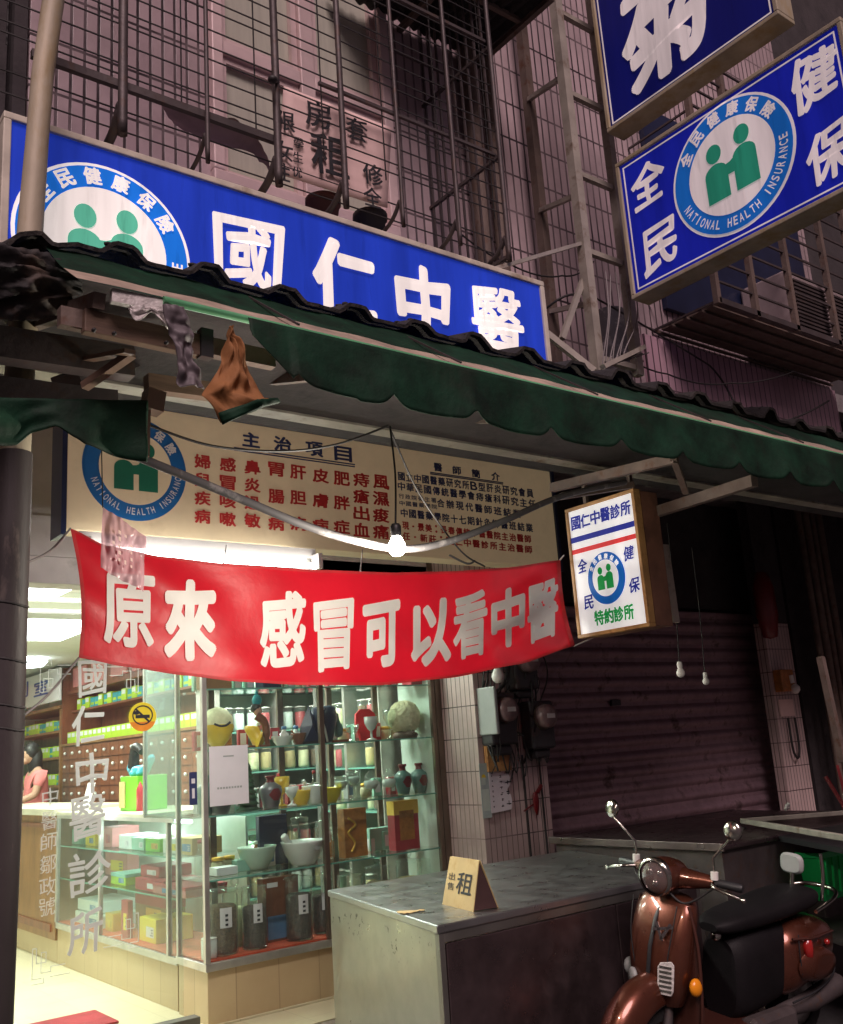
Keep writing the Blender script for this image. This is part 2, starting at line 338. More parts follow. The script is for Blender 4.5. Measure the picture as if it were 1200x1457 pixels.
# ------------------------------------------------------------------ lettering (Blender's built-in font)
_gl = {}
def glyph(ch, bold=.02):
    k = (ch, bold)
    if k not in _gl:
        cu = bpy.data.curves.new('g', 'FONT'); cu.body = ch; cu.offset = bold; cu.resolution_u = 5
        o = bpy.data.objects.new('g', cu); COL.objects.link(o); dg = bpy.context.evaluated_depsgraph_get()
        me = bpy.data.meshes.new_from_object(o.evaluated_get(dg))
        vs = [v.co.copy() for v in me.vertices]; fs = [tuple(p.vertices) for p in me.polygons]
        bpy.data.objects.remove(o); bpy.data.curves.remove(cu); bpy.data.meshes.remove(me)
        xs = [v.x for v in vs] or [0, 1]; ys = [v.y for v in vs] or [0, 1]
        _gl[k] = (vs, fs, min(xs), max(xs), min(ys), max(ys))
    return _gl[k]
def letter(mb, fn, ch, x, y, w, h, bold=.02, shear=0, rot=0, brush=0):
    """one character in the w x h cell centred on (x, y); fn maps (u, v) to the place. Weight comes from overlaid strokes, each a hair prouder"""
    vs, fs, x0, x1, y0, y1 = glyph(ch, min(0, bold))
    if not vs: return
    c, s = math.cos(rot), math.sin(rot); e = 1e-3
    p0 = fn(x, y); du = (fn(x+w*e, y)-p0); dv = (fn(x, y+h*e)-p0); n = du.cross(dv).normalized() if du.length and dv.length else V(0, 0, 1)
    k = max(0, bold)*1.15; w2, h2 = w-2*k*w, h-2*k*h
    offs = [(0, 0)] if k == 0 else [(0, 0)]+[(math.cos(q), math.sin(q)) for q in [2*math.pi*j/14 for j in range(14)]] if brush else ([(-1, 0), (1, 0), (0, 1), (0, -1)] if k < .028 else [(-1, -.7), (1, -.7), (-1, .7), (1, .7), (0, 0), (-1, 0), (1, 0), (0, 1), (0, -1)])
    for i, (ox, oy) in enumerate(offs):
        out = []
        for v in vs:
            a = ((v.x-x0)/max(1e-6, x1-x0)-.5)*w2; b = ((v.y-y0)/max(1e-6, y1-y0)-.5)*h2
            if x1-x0 < .25: a *= max(.25, (x1-x0)/.9)
            if y1-y0 < .25: b *= .18
            if brush:
                q = V(a/w*1.7+x*9, b/h*1.7+y*7, 3.3); a, b = a+brush*w*noise.noise(q), b+brush*h*noise.noise(q+V(7, 1, 4)); b += a*h/w*.08
                a *= 1+.08*b/h
            a += shear*b+ox*k*w; b += oy*k*h
            out.append(fn(x+a*c-b*s, y+a*s+b*c)+n*(.00014*i))
        mb.add(out, fs)
def line(mb, fn, text, x0, x1, y, w, h, bold=.02, shear=0):
    n = len(text)
    for i, ch in enumerate(text):
        if ch != ' ': letter(mb, fn, ch, x0+(x1-x0)*(i+.5)/n, y, w, h, bold, shear)
def emblem(parent, fr, cx, cy, rx, ry, mats, z=.004, english=True, rim=True):
    """round insurance emblem: ring with words, two green figures that make an H"""
    ring, white, green, letters = mats
    def P(u, v, k=0): return fr(cx+u*rx, cy+v*ry, z+k)
    circ = lambda r, n=56: [(r*math.cos(2*math.pi*i/n), r*math.sin(2*math.pi*i/n)) for i in range(n)]
    d = MB(); d.add([P(*p) for p in circ(1)], [tuple(range(56))]); e = obj('emblem', d, white if rim else ring, parent)
    k = MB(); k.add([P(*p, .003) for p in circ(.96)], [tuple(range(56))]); obj('emblem_ring', k, ring, e)
    k = MB(); k.add([P(*p, .006) for p in circ(.70)], [tuple(range(56))]); obj('emblem_disc', k, white, e)
    g = MB()
    for sgn, hx, hy, top in ((-1, -.235, .30, .13), (1, .235, .36, .20)):
        pts = [(hx+.125*math.cos(t), hy+.145*math.sin(t)) for t in (2*math.pi*i/20 for i in range(20))]; g.add([P(*p, .009) for p in pts], [tuple(range(20))])
        arc = [(hx+.185*math.cos(t), top-.14+.15*math.sin(t)) for t in (math.pi*i/10 for i in range(11))]
        pts = arc+[(hx-.185, -.43), (hx+.185, -.43)]
        g.add([P(*p, .009) for p in pts], [tuple(range(len(pts)))])
    g.add([P(*p, .0092) for p in ((-.08, -.12), (.08, -.12), (.08, .10), (0, .06), (-.08, .05))], [(0, 1, 2, 3, 4)])
    obj('emblem_figures', g, green, e)
    t = MB()
    for i, ch in enumerate('全民健康保險'):
        a = R(146-i*22.4); letter(t, lambda u, v: P(u, v, .008), ch, .83*math.cos(a), .83*math.sin(a), .20, .21, .03, 0, a-math.pi/2)
    if english:
        s = 'NATIONAL HEALTH INSURANCE'
        for i, ch in enumerate(s):
            if ch == ' ': continue
            a = R(201+i*6.55); letter(t, lambda u, v: P(u, v, .008), ch, .83*math.cos(a), .83*math.sin(a), .066, .13, .02, 0, a+math.pi/2)
    obj('emblem_lettering', t, letters, e)
    return e
def cable(pts, n=14, sag=0):
    """a smooth path through points (Catmull-Rom), optionally sagging between them"""
    pts = [Vector(p) for p in pts]; out = []
    for i in range(len(pts)-1):
        p0, p1, p2, p3 = pts[max(i-1, 0)], pts[i], pts[i+1], pts[min(i+2, len(pts)-1)]
        for k in range(n):
            t = k/n; q = .5*((2*p1)+(p2-p0)*t+(2*p0-5*p1+4*p2-p3)*t*t+(3*p1-p0-3*p2+p3)*t**3); q.z -= sag*4*t*(1-t); out.append(q)
    return out+[pts[-1]]
def skin(name, joints, edges, m, parent, sub=2):
    """one continuous limbed surface grown over a skeleton: joints (x, y, z, radius)"""
    me = bpy.data.meshes.new(name); off = wloc(parent) if parent else V(0, 0, 0)
    me.from_pydata([Vector(j[:3])-off for j in joints], edges, []); o = bpy.data.objects.new(name, me); COL.objects.link(o)
    if parent: o.parent = parent
    bpy.context.view_layer.objects.active = o
    o.modifiers.new('skin', 'SKIN')
    for i, j in enumerate(joints): sv = me.skin_vertices[0].data[i]; sv.radius = (j[3], j[3]) if len(j) < 5 else (j[3], j[4]); sv.use_root = i == 0
    d = o.modifiers.new('sub', 'SUBSURF'); d.levels = sub; d.render_levels = sub
    dg = bpy.context.evaluated_depsgraph_get(); dg.update(); nm = bpy.data.meshes.new_from_object(o.evaluated_get(dg))
    o.modifiers.clear(); o.data = nm; nm.materials.clear(); nm.materials.append(M[m]); nm.polygons.foreach_set('use_smooth', [True]*len(nm.polygons)); return o
# ================================================================== the setting
g = MB(); g.add([V(-60, -60, 0), V(60, -60, 0), V(60, 60, 0), V(-60, 60, 0)], [(0, 1, 2, 3)]); struct('street', g, 'asphalt')
g = MB(); g.box((-5, 3.75, .005), (12, 5.55, .045)); struct('arcade_floor', g, 'tile_arcade')
g = MB(); g.box((.3, 5.985, .004), (4.84, 16, .06)); struct('shop_floor', g, 'tile_floor')
g = MB(); g.box((-5, 5.56, .004), (4.74, 5.98, .05)); struct('shop_step', g, 'tile_floor')

WX0, WX1, WZ0, WZ1 = 1.70, 2.70, 4.05, 5.75        # the upper window's opening
bl = thing('apartment_building', 'pink tiled apartment building with barred windows above the lit clinic', 'building', (3, 3.5, 0))
w = MB()
for p0, p1 in (((.93, 3.5, 3.2), (WX0, 3.75, 9)), ((WX1, 3.5, 3.2), (6.62, 3.75, 9)), ((WX0, 3.5, 3.2), (WX1, 3.75, WZ0)), ((WX0, 3.5, WZ1), (WX1, 3.75, 9))): w.box(p0, p1)
obj('wall', w, 'tile_pink', bl)
w = MB(); w.box((4.50, 3.475, 3.22), (6.615, 3.498, 3.93)); obj('wall_band', w, 'tile_band', bl)
w = MB(); w.box((-5, 3.76, 3.95), (12, 6.9, 4.1)); obj('arcade_ceiling', w, 'concrete', bl)
w = MB(); w.box((.3, 5.99, 2.72), (4.75, 6.2, 3.94)); obj('lintel', w, 'plaster', bl)
w = MB(); w.box((.3, 5.90, 2.70), (2.8, 5.985, 2.86)); w.box((.3, 5.93, 2.87), (2.8, 5.985, 3.12)); obj('door_header', w, 'plaster', bl)
w = MB(); w.box((4.85, 6.12, 0), (5.0, 16, 3.94)); w.box((.15, 5.99, 0), (.3, 16, 3.94)); obj('side_wall', w, 'room_wall', bl)
w = MB(); w.box((.3, 16, 0), (4.85, 16.1, 3.94)); obj('rear_wall', w, 'room_wall', bl)
w = MB(); w.box((.31, 6.21, 3.0), (4.84, 15.99, 3.08)); obj('shop_ceiling', w, 'ceiling', bl)
w = MB(); w.box((4.75, 5.6, .05), (5.42, 6.11, 3.94)); obj('pillar', w, 'tile_pillar', bl)
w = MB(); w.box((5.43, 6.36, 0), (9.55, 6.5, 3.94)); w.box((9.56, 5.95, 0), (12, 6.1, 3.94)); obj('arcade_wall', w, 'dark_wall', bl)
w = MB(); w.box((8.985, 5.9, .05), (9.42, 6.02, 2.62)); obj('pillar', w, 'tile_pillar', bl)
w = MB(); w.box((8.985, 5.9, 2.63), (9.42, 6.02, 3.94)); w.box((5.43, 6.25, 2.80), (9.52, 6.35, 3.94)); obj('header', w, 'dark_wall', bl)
w = MB(); w.bar((-2, 3.28, 2.985), (6.5, 3.28, 2.985), .08, .10); obj('beam', w, 'steel_paint', bl)
# the upper window and its panes
win = MB(); fw = .055
win.box((WX0, 3.46, WZ0), (WX1, 3.60, WZ0+fw)); win.box((WX0, 3.46, WZ1-fw), (WX1, 3.60, WZ1)); win.box((WX0, 3.46, WZ0+fw), (WX0+fw, 3.60, WZ1-fw)); win.box((WX1-fw, 3.46, WZ0+fw), (WX1, 3.60, WZ1-fw))
win.box((2.17, 3.475, WZ0+fw), (2.25, 3.59, WZ1-fw)); win.box((WX0+fw, 3.478, 4.72), (2.17, 3.585, 4.79)); win.box((2.25, 3.478, 4.72), (WX1-fw, 3.585, 4.79))
wf = obj('window_frame', win, 'alu_white', bl, .006)
sash = MB()
for x0, x1 in ((1.757, 2.168), (2.252, 2.643)):
    for z0, z1 in ((4.108, 4.718), (4.792, 5.692)):
        sash.box((x0, 3.50, z0), (x0+.03, 3.57, z1)); sash.box((x1-.03, 3.50, z0), (x1, 3.57, z1)); sash.box((x0+.031, 3.50, z0), (x1-.031, 3.57, z0+.03)); sash.box((x0+.031, 3.50, z1-.03), (x1-.031, 3.57, z1))
        k = MB(); k.box((x0+.031, 3.53, z0+.031), (x1-.031, 3.536, z1-.031)); obj('pane', k, 'curtain', wf)
obj('sash', sash, 'alu_white', wf)
k = MB(); k.box((WX0+.01, 3.62, WZ0+.01), (WX1-.01, 3.64, WZ1-.01)); obj('curtain', k, 'curtain', bl)

nb = thing('neighbour_building', 'dark ribbed wall of the building left of the pink tiles', 'building', (0, 3.6, 0))
w = MB()
for i in range(22): w.box((.92-.07*i-.05, 3.50+.02*(i % 2), 3.2), (.92-.07*i, 3.7, 9))
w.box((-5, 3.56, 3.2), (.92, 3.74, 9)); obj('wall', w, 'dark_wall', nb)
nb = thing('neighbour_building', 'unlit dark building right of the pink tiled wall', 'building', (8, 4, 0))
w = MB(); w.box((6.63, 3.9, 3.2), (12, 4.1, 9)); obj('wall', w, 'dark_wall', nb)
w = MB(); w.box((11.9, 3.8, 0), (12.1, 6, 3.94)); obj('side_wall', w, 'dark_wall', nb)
w = MB()
for i in range(4): w.tube([V(9.62+.13*i, 5.7, 0), V(9.62+.13*i, 5.7, 3.9)], .035+.012*(i % 2))
obj('pipes', w, 'rust_steel', nb)

# ------------------------------------------------------------------ roller shutter
sh = thing('roller_shutter', 'closed dark ribbed metal roller shutter behind the scooter', 'shutter', (7, 6.3, 0))
def slat(u, v):
    z = .08+v*2.68; ph = (z/.135) % 1
    return V(5.46+u*4.02, 6.24-.030*math.sin(math.pi*min(1, ph/.72)) if ph < .72 else 6.24, z)
w = MB(); w.grid(slat, 1, 310, False); obj('slats', w, 'shutter', sh)
w = MB(); w.box((5.425, 6.17, .05), (5.475, 6.30, 2.79)); obj('guide_rail', w, 'rust_steel', sh)
w = MB(); w.box((9.47, 6.17, .05), (9.52, 6.30, 2.79)); obj('guide_rail', w, 'rust_steel', sh)
w = MB(); w.box((5.48, 6.20, .05), (9.46, 6.26, .14)); obj('bottom_bar', w, 'rust_steel', sh)
k = MB(); k.box((6.9, 6.205, 1.86), (7.02, 6.232, 1.91)); obj('lock', k, 'black_plastic', sh)

# ------------------------------------------------------------------ the window cage
cg = thing('window_cage', 'rusty barred window cage with wire rungs over the pink tiled wall', 'window cage', (1.8, 2.95, 3.8))
CY, CZ = 2.96, 3.97
px_posts = ((175, 110), (295, 160), (395, 190), (490, 230), (570, 250), (652, 300), (722, 330))
PX = [at(*q, Y=CY).x for q in px_posts]
for i, x in enumerate(PX):
    b = MB(); r = (.018, .009, .016, .013, .009, .010, .012)[i]
    b.tube(cable([V(x, CY, 6.6), V(x, CY, CZ), V(x, CY+.02, CZ-.09), V(x, CY+.14, CZ-.17), V(x, 3.48, CZ-.20)], 6), r, 8); obj('bar', b, 'dark_steel', cg)
b = MB(); b.bar((.80, CY+.03, CZ), (1.74, CY+.03, CZ), .022, .03); b.bar((.80, CY+.03, 4.95), (PX[-1], CY+.03, 4.95), .016); b.bar((1.95, CY+.03, 4.32), (PX[-1], CY+.03, 4.32), .014); obj('rail', b, 'dark_steel', cg)
b = MB(); z = CZ-.13; i = 0
while z < 6.6:
    y = CY+.015 if z > CZ else CY+.10
    b.bar((.66, y, z+random.uniform(-.006, .006)), (PX[-1], y, z+random.uniform(-.006, .006)), .0045, .0045); i += 1; z += .082 if i % 3 else .05
obj('wire_rung', b, 'wire', cg)
b = MB(); x = .72
while x < PX[-1]:
    b.bar((x, CY+.03, CZ), (x, CY+.03, 6.6), .0045, .0045); x += .31
obj('wire_upright', b, 'wire', cg)
b = MB()
for i in range(9): y = CY+.05+i*.058; b.bar((PX[-1], y, 3.72), (PX[-1], y, 6.6), .010)
for z in (3.78, 4.3, 4.9, 5.5): b.bar((PX[-1], CY, z), (PX[-1], 3.5, z), .016)
obj('side_bars', b, 'dark_steel', cg)
b = MB()
for i in range(6): y = CY+.14+i*.065; b.bar((.7, y, CZ-.205), (PX[-1], y, CZ-.205), .008)
obj('floor_wires', b, 'wire', cg)

# second cage on the right, with an air conditioner
cg2 = thing('window_cage', 'dark window cage around the air conditioner, behind the hanging signs', 'window cage', (5.6, 3.1, 3.9))
b = MB(); x0, x1, z0, z1, y0 = 4.62, 6.6, 3.98, 5.7, 3.02
for i in range(14): z = z0+i*.13; b.bar((x0, y0, z), (x1, y0, z), .012 if i else .035)
for i in range(10): z = z0+i*.18; b.bar((x0, y0, z), (x0, 3.5, z), .012)
obj('wire_rung', b, 'dark_steel', cg2)
for x in (4.62, 5.0, 5.42, 5.9, 6.25, 6.6): b = MB(); b.bar((x, y0, z0-.02), (x, y0, z1), .035); obj('bar', b, 'rust_steel', cg2)
b = MB()
for i in range(5): y = y0+.02+i*.11; b.bar((x0, y, z0-.01), (x1, y, z0-.01), .02, .012)
b.box((4.66, 3.08, z0), (6.56, 3.46, z0+.012)); obj('floor_plate', b, 'rust_steel', cg2)
b = MB(); b.box((4.75, 3.46, 4.15), (6.45, 3.495, 5.6)); obj('dark_window', b, 'navy', cg2)
ac = thing('air_conditioner', 'off white window air conditioner with slotted grille in the right cage', 'air conditioner', (5.9, 3.25, 4.0))
b = MB(); b.box((5.55, 3.10, 4.0), (6.28, 3.45, 4.46)); obj('casing', b, 'ac_white', ac, .015)
b = MB()
for i in range(13): b.box((5.60, 3.085, 4.05+i*.028), (5.98, 3.098, 4.064+i*.028))
obj('grille', b, 'dark_steel', ac)
b = MB()
for i in range(13): b.box((6.02, 3.085, 4.05+i*.028), (6.24, 3.098, 4.064+i*.028))
obj('grille', b, 'dark_steel', ac)

hood = thing('window_canopy', 'ribbed dark metal canopy jutting out near the top of the tiled wall', 'canopy', (2.9, 3.1, 5.5))
p1 = at(600, 55, Y=3.42); p2 = at(735, 112, Y=3.42)
def can(u, v): return V(2.35+u*1.0, 3.48-v*.62, p2.z+.02+.012*math.sin(u*90)+v*-.02+.05)
b = MB(); b.grid(can, 120, 6); obj('sheet', b, 'roof_dark', hood, solid=.006)
b = MB(); b.bar((2.35, 2.88, p2.z+.035), (3.35, 2.88, p2.z+.035), .03); b.bar((2.35, 3.1, p2.z+.04), (3.35, 3.1, p2.z+.04), .025)
for x in (2.37, 2.8, 3.33): b.bar((x, 2.87, p2.z+.025), (x, 3.49, p2.z+.025), .03)
obj('frame', b, 'rust_steel', hood)

# rent notice, pots and tarp inside the cage
def sheet(name, px4, Y, m, parent=None, amp=.004, n=10, thick=.004, tilt=0):
    a, b_, c, d = [at(*q, Y=Y) for q in px4]
    def fn(u, v):
        p = (a*(1-u)+b_*u)*(1-v)+(d*(1-u)+c*u)*v; p.y += amp*noise.noise(p*7)+tilt*v; return p
    mb = MB(); mb.grid(fn, n, n); return obj(name, mb, m, parent, solid=thick)
rn = thing('rental_notice', 'pinkish rental board with hand painted black characters hung inside the cage', 'notice board', at(475, 240, Y=3.06))
sheet('board', ((404, 122), (557, 182), (551, 296), (393, 246)), 3.06, 'paper_pink', rn, .003)
fr = Frame(at(475, 210, Y=3.045), (1, 0, 0), (0, 0, 1))
def pxl(mb, fr, ch, x0, y0, x1, y1, bold=.02, shear=0, z=0, brush=0, **pl):
    xc, yc = (x0+x1)/2, (y0+y1)/2
    a, b = fr.inv(at(xc, yc, **pl)); w = abs(fr.inv(at(x1, yc, **pl))[0]-fr.inv(at(x0, yc, **pl))[0]); h = abs(fr.inv(at(xc, y1, **pl))[1]-fr.inv(at(xc, y0, **pl))[1])
    letter(mb, lambda u, v: fr(u, v, z), ch, a, b, w, h, bold, shear, 0, brush)
t = MB()
for ch, x, y, s in (('套', 508, 184, 15), ('修', 531, 248, 14), ('全', 530, 280, 13), ('房', 453, 163, 18), ('租', 470, 221, 27), ('限', 407, 172, 13), ('女', 404, 214, 13), ('性', 400, 244, 13), ('學', 425, 203, 7), ('生', 424, 224, 7), ('优', 423, 245, 7)):
    pxl(t, fr, ch, x-s, y-s*1.05, x+s, y+s*1.05, .015, 0, 0, .06, Y=3.045)
obj('lettering', t, 'print_black', rn)
def pot(label, px, py, m):
    p = at(px, py, Y=3.2); t = thing('flower_pot', label, 'flower pot', V(p.x, 3.2, 3.772), 'pots on the cage floor')
    s = MB(); s.lathe([(.001, 3.775), (.05, 3.775), (.072, 3.90), (.078, 3.90), (.078, 3.925), (.066, 3.925), (.062, 3.90), (.001, 3.90)], (p.x, 3.2, 0), 18); obj('pot_body', s, m, t)
    s = MB(); s.lathe([(.001, 3.905), (.063, 3.902)], (p.x, 3.2, 0), 18); obj('soil', s, 'herb_dark', t)
pot('brown clay flower pot under the middle of the rental board', 459, 270, 'terracotta')
pot('black flower pot under the right end of the rental board', 526, 298, 'pot_dark')
s = MB()
A_, B_, C_, D_ = at(222, 135, Y=3.15), at(366, 190, Y=3.12), at(390, 240, Y=3.2), at(245, 180, Y=3.3)
def fn(u, v):
    p = (A_*(1-u)+B_*u)*(1-v)+(D_*(1-u)+C_*u)*v; k = noise.noise(p*9)*.03+abs(noise.noise(p*16))*.02; return p+V(0, -k, k*.4)
s.grid(fn, 26, 16); tag(obj('tarpaulin', s, 'tarp_pink', at0=tuple(A_)), 'crumpled pale tarpaulin lying in the left part of the window cage', 'tarpaulin')
k = MB(); k.ball(at(388, 113, Y=2.9), .02, 10, 1, 1, .8); k.bar(at(388, 113, Y=2.9), at(396, 116, Y=2.96), .012); tag(obj('hook', k, 'wire', at0=tuple(at(388, 113, Y=2.9))), 'small dark knob fixed to the thickest cage bar', 'hook')
# ================================================================== signs
def slab_sign(name, label, fr, w, h, d, frame_m, face_m, fw=.03, cat='sign'):
    """a sign box: fr's origin at the lower left of its face; depth runs away from the viewer"""
    t = thing(name, label, cat, fr(w/2, 0, -d/2))
    b = MB(); b.fbox(fr, fw, fw, w-fw, h-fw, -d, -.006); obj('sign_face', b, face_m, t)
    b = MB(); b.fbox(fr, 0, 0, w, fw, -d-.004, .006); b.fbox(fr, 0, h-fw, w, h, -d-.004, .006); b.fbox(fr, 0, fw, fw, h-fw, -d-.004, .006); b.fbox(fr, w-fw, fw, w, h-fw, -d-.004, .006)
    obj('sign_frame', b, frame_m, t, .004)
    return t
# the long blue fascia sign
SY = 2.95; x0, z1 = at(5, 157, Y=SY).x, 3.69; x1, z0 = at(774, 410, Y=SY).x, 2.985
fr = Frame((x0, SY, z0), (1, 0, 0), (0, 0, 1))
s = slab_sign('shop_sign', 'long blue clinic sign with large white characters above the green awning', fr, x1-x0, z1-z0, .14, 'cream_steel', 'sign_blue', .026)
emblem(s, fr, 1.045-x0, 3.296-z0, .303, .303, (M['sign_ring'], M['sign_white'], M['sign_green'], M['sign_white']), 0)
t = MB()
for ch, x, y, w, h in (('國', 354, 368, 48, 62), ('仁', 492, 405, 46, 58), ('中', 604, 431, 38, 54), ('醫', 708, 459, 37, 50)): pxl(t, fr, ch, x-w, y-h, x+w, y+h, .036 if ch in '仁中' else .020, .06, .002, .09, Y=SY)
obj('lettering', t, 'sign_white', s)

# two signs that stick out over the street
HX = 3.60
def hang(label, bl, br, h, face, extra=0):
    y0, y1 = at(*bl, X=HX).y, at(*br, X=HX).y; z = at(*bl, X=HX).z
    fr = Frame((HX, y0, z), (0, -1, 0), (0, 0, 1)); t = slab_sign('hanging_sign', label, fr, y0-y1, h, .12, 'galvanised', face, .022); return t, fr, y0-y1, z
zt = at(875, 235, X=HX).z; zb = at(900, 427, X=HX).z
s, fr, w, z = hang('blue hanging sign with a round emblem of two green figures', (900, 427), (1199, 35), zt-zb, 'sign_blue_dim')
h = zt-zb
b = MB()
for q in ((.040, .040, w-.040, .046), (.040, h-.046, w-.040, h-.040), (.040, .046, .046, h-.046), (w-.046, .046, w-.040, h-.046)): b.fbox(fr, *q, -.008, -.003)
obj('border_line', b, 'sign_white_dim', s)
ex0 = fr.inv(at(957, 268, X=HX))[0]; ex1 = fr.inv(at(1134, 195, X=HX))[0]; ec = fr.inv(at(1046, 232, X=HX)); er = (ex1-ex0)/2
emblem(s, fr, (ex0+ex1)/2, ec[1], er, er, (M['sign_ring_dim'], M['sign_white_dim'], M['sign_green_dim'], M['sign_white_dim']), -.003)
t = MB()
for ch, a, b_, c, d in (('全', 897, 228, 947, 290), ('民', 912, 314, 966, 384), ('健', 1122, 70, 1196, 150), ('保', 1146, 176, 1212, 255)): pxl(t, fr, ch, a, b_, c, d, .026, .10, -.002, .10, X=HX)
obj('lettering', t, 'sign_white_dim', s)
zb2 = at(865, 190, X=HX).z
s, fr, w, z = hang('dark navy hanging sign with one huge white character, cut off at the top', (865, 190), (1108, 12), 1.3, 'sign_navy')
b = MB()
for q in ((.035, .035, w-.035, .041), (.035, .041, .041, 1.25), (w-.041, .041, w-.035, 1.25)): b.fbox(fr, *q, -.008, -.003)
obj('border_line', b, 'sign_white_dim', s)
t = MB(); pxl(t, fr, '菊', 872, -75, 1020, 108, .030, .12, -.002, .10, X=HX); obj('lettering', t, 'sign_white_dim', s)
# their steel mast
ms = thing('sign_mast', 'rusty steel post frame holding the hanging signs', 'sign frame', (3.7, 3.0, 3.3))
b = MB(); b.bar((3.50, 3.0, 3.30), (3.50, 3.0, 6.6), .05); obj('post', b, 'steel_paint', ms)
b = MB(); b.bar((3.80, 3.0, 3.36), (3.80, 3.0, 6.6), .045); obj('post', b, 'steel_paint', ms)
b = MB(); b.bar((3.62, 3.38, 3.30), (3.62, 3.38, 6.6), .05); obj('post', b, 'rust_steel', ms)
b = MB()
for z in (3.40, 3.98, 4.42, 4.9, 5.4): b = MB(); b.bar((3.53, 3.0, z), (3.775, 3.0, z), .028); obj('rung', b, 'steel_paint', ms)
for z in (3.7, 4.3, 5.0): b = MB(); b.bar((3.50, 3.03, z), (3.60, 3.36, z+.12), .024); obj('rung', b, 'steel_paint', ms)
b = MB(); b.bar(at(695, 385, Y=2.98), at(832, 345, Y=3.0), .018); b.bar(at(800, 482, Y=3.05), at(832, 392, Y=3.02), .026); b.bar(at(772, 470, Y=3.1), at(845, 528, Y=3.0), .03); obj('brace', b, 'steel_paint', ms)
b = MB()
for i in range(7):
    a = at(862+i*7, 405+random.uniform(-20, 20), Y=2.95); c = at(858+i*5, 520-i*2, Y=2.9); b.tube(cable([a, (a+c)/2+V(random.uniform(-.03, .03), -.03, 0), c, c+V(.05+.02*i, -.02, .05)], 6), .0035, 5)
obj('loose_wire', b, 'wire_grey', ms)
b = MB(); b.bar(at(858, 522, Y=2.88), at(916, 494, Y=2.88), .03, .022); obj('bracket', b, 'steel_paint', ms)
dp = MB(); dp.tube([V(4.12, 3.40, 3.1), V(4.12, 3.40, 3.95)], .085, 18); dp.tube([V(4.12, 3.40, 3.55), V(4.12, 3.40, 3.63)], .095, 18); tag(obj('drain_pipe', dp, 'conduit', at0=(4.12, 3.40, 3.1)), 'thick grey drain pipe beside the foot of the sign mast', 'pipe')
dp = MB(); dp.tube([V(3.22, 3.43, 3.1), V(3.22, 3.43, 6.5)], .05, 12); dp.tube([V(3.36, 3.44, 3.1), V(3.36, 3.44, 6.5)], .035, 12); tag(obj('downpipe', dp, 'rust_steel', at0=(3.22, 3.43, 3.1)), 'rusty downpipes on the tiles between the cage and the sign mast', 'pipe')
c = MB(); c.tube(cable([at(770, 440, Y=3.2), at(840, 420, Y=3.1), at(1010, 520, Y=3.4), at(1075, 600, Y=3.3), at(1180, 570, Y=3.3)], 12, .02), .006, 6); tag(obj('cable', c, 'wire', at0=tuple(at(1010, 520, Y=3.4))), 'black cable trailing across the tiles below the right cage', 'cable')

for lab, pts in (('thin black wire strung from the cage to the sign mast', ((640, 318), (720, 372), (800, 392), (845, 372))), ('thin dark wire looping from the mast foot under the right cage', ((880, 500), (950, 532), (1040, 545), (1130, 528))), ('dark cable running along the wall above the blue sign', ((300, 262), (420, 312), (560, 352), (700, 392), (770, 400)))):
    c = MB(); c.tube(cable([at(*q, Y=3.2) for q in pts], 10, .015), .0045, 6); tag(obj('cable', c, 'wire', at0=tuple(at(*pts[1], Y=3.2))), lab, 'cable')
# ------------------------------------------------------------------ cream treatment board
BY = 5.2; x0, x1 = at(94, 744, Y=BY).x, at(795, 796, Y=BY).x; z0, z1 = 2.865, 3.63
fr = Frame((x0, BY, z0), (1, 0, 0), (0, 0, 1)); w, h = x1-x0, z1-z0
s = thing('treatment_board', 'wide cream board listing treatments in red and the doctor in blue', 'sign board', fr(w/2, 0, -.1))
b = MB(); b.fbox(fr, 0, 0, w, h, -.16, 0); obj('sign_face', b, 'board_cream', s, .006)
b = MB(); b.fbox(fr, -.012, h, w+.012, h+.03, -.17, .02); b.fbox(fr, -.03, -.03, -.002, h, -.17, .012); b.fbox(fr, w+.002, -.03, w+.03, h, -.17, .012); obj('sign_frame', b, 'navy', s)
ec = fr.inv(at(193, 667, Y=BY)); er = (fr.inv(at(268, 680, Y=BY))[0]-fr.inv(at(120, 655, Y=BY))[0])/2
emblem(s, fr, ec[0], ec[1], er, er, (M['ring_blue'], M['board_cream'], M['logo_green'], M['print_white']), .002, rim=False)
t = MB()
cols = (('婦兒疾病', 288, 657, 735), ('感冒咳嗽', 324, 661, 739), ('鼻炎過敏', 359, 665, 741), ('胃腸病', 393, 668, 745), ('肝胆病', 424, 672, 745), ('皮膚病', 456, 677, 748), ('肥胖症', 486, 681, 750), ('痔瘡出血', 514, 683, 754), ('風濕痠痛', 542, 686, 757))
for s_, x, ya, yb in cols:
    for i, ch in enumerate(s_): y = ya+(yb-ya)*i/(len(s_)-1); pxl(t, fr, ch, x-11.5, y-10, x+11.5, y+10, .026, 0, .003, Y=BY)
def row(t, text, a, b, w, h, bold=.02, n=None):
    n = len(text)
    for i, ch in enumerate(text):
        x = a[0]+(b[0]-a[0])*i/(n-1); y = a[1]+(b[1]-a[1])*i/(n-1); pxl(t, fr, ch, x-w, y-h, x+w, y+h, bold, 0, .003, Y=BY)
row(t, '現.景美:長春傳統中醫醫院主治醫師', (577, 748), (751, 767), 4.7, 5.6, .03); row(t, '任.新莊:國仁中醫診所主治醫師', (578, 763), (752, 782), 5.2, 5.6, .03)
obj('lettering', t, 'print_red', s)
t = MB()
for ch, x, y in (('主', 357, 626), ('治', 402, 632), ('項', 447, 639), ('目', 488, 646)): pxl(t, fr, ch, x-12.5, y-10.5, x+12.5, y+10.5, .03, 0, .003, Y=BY)
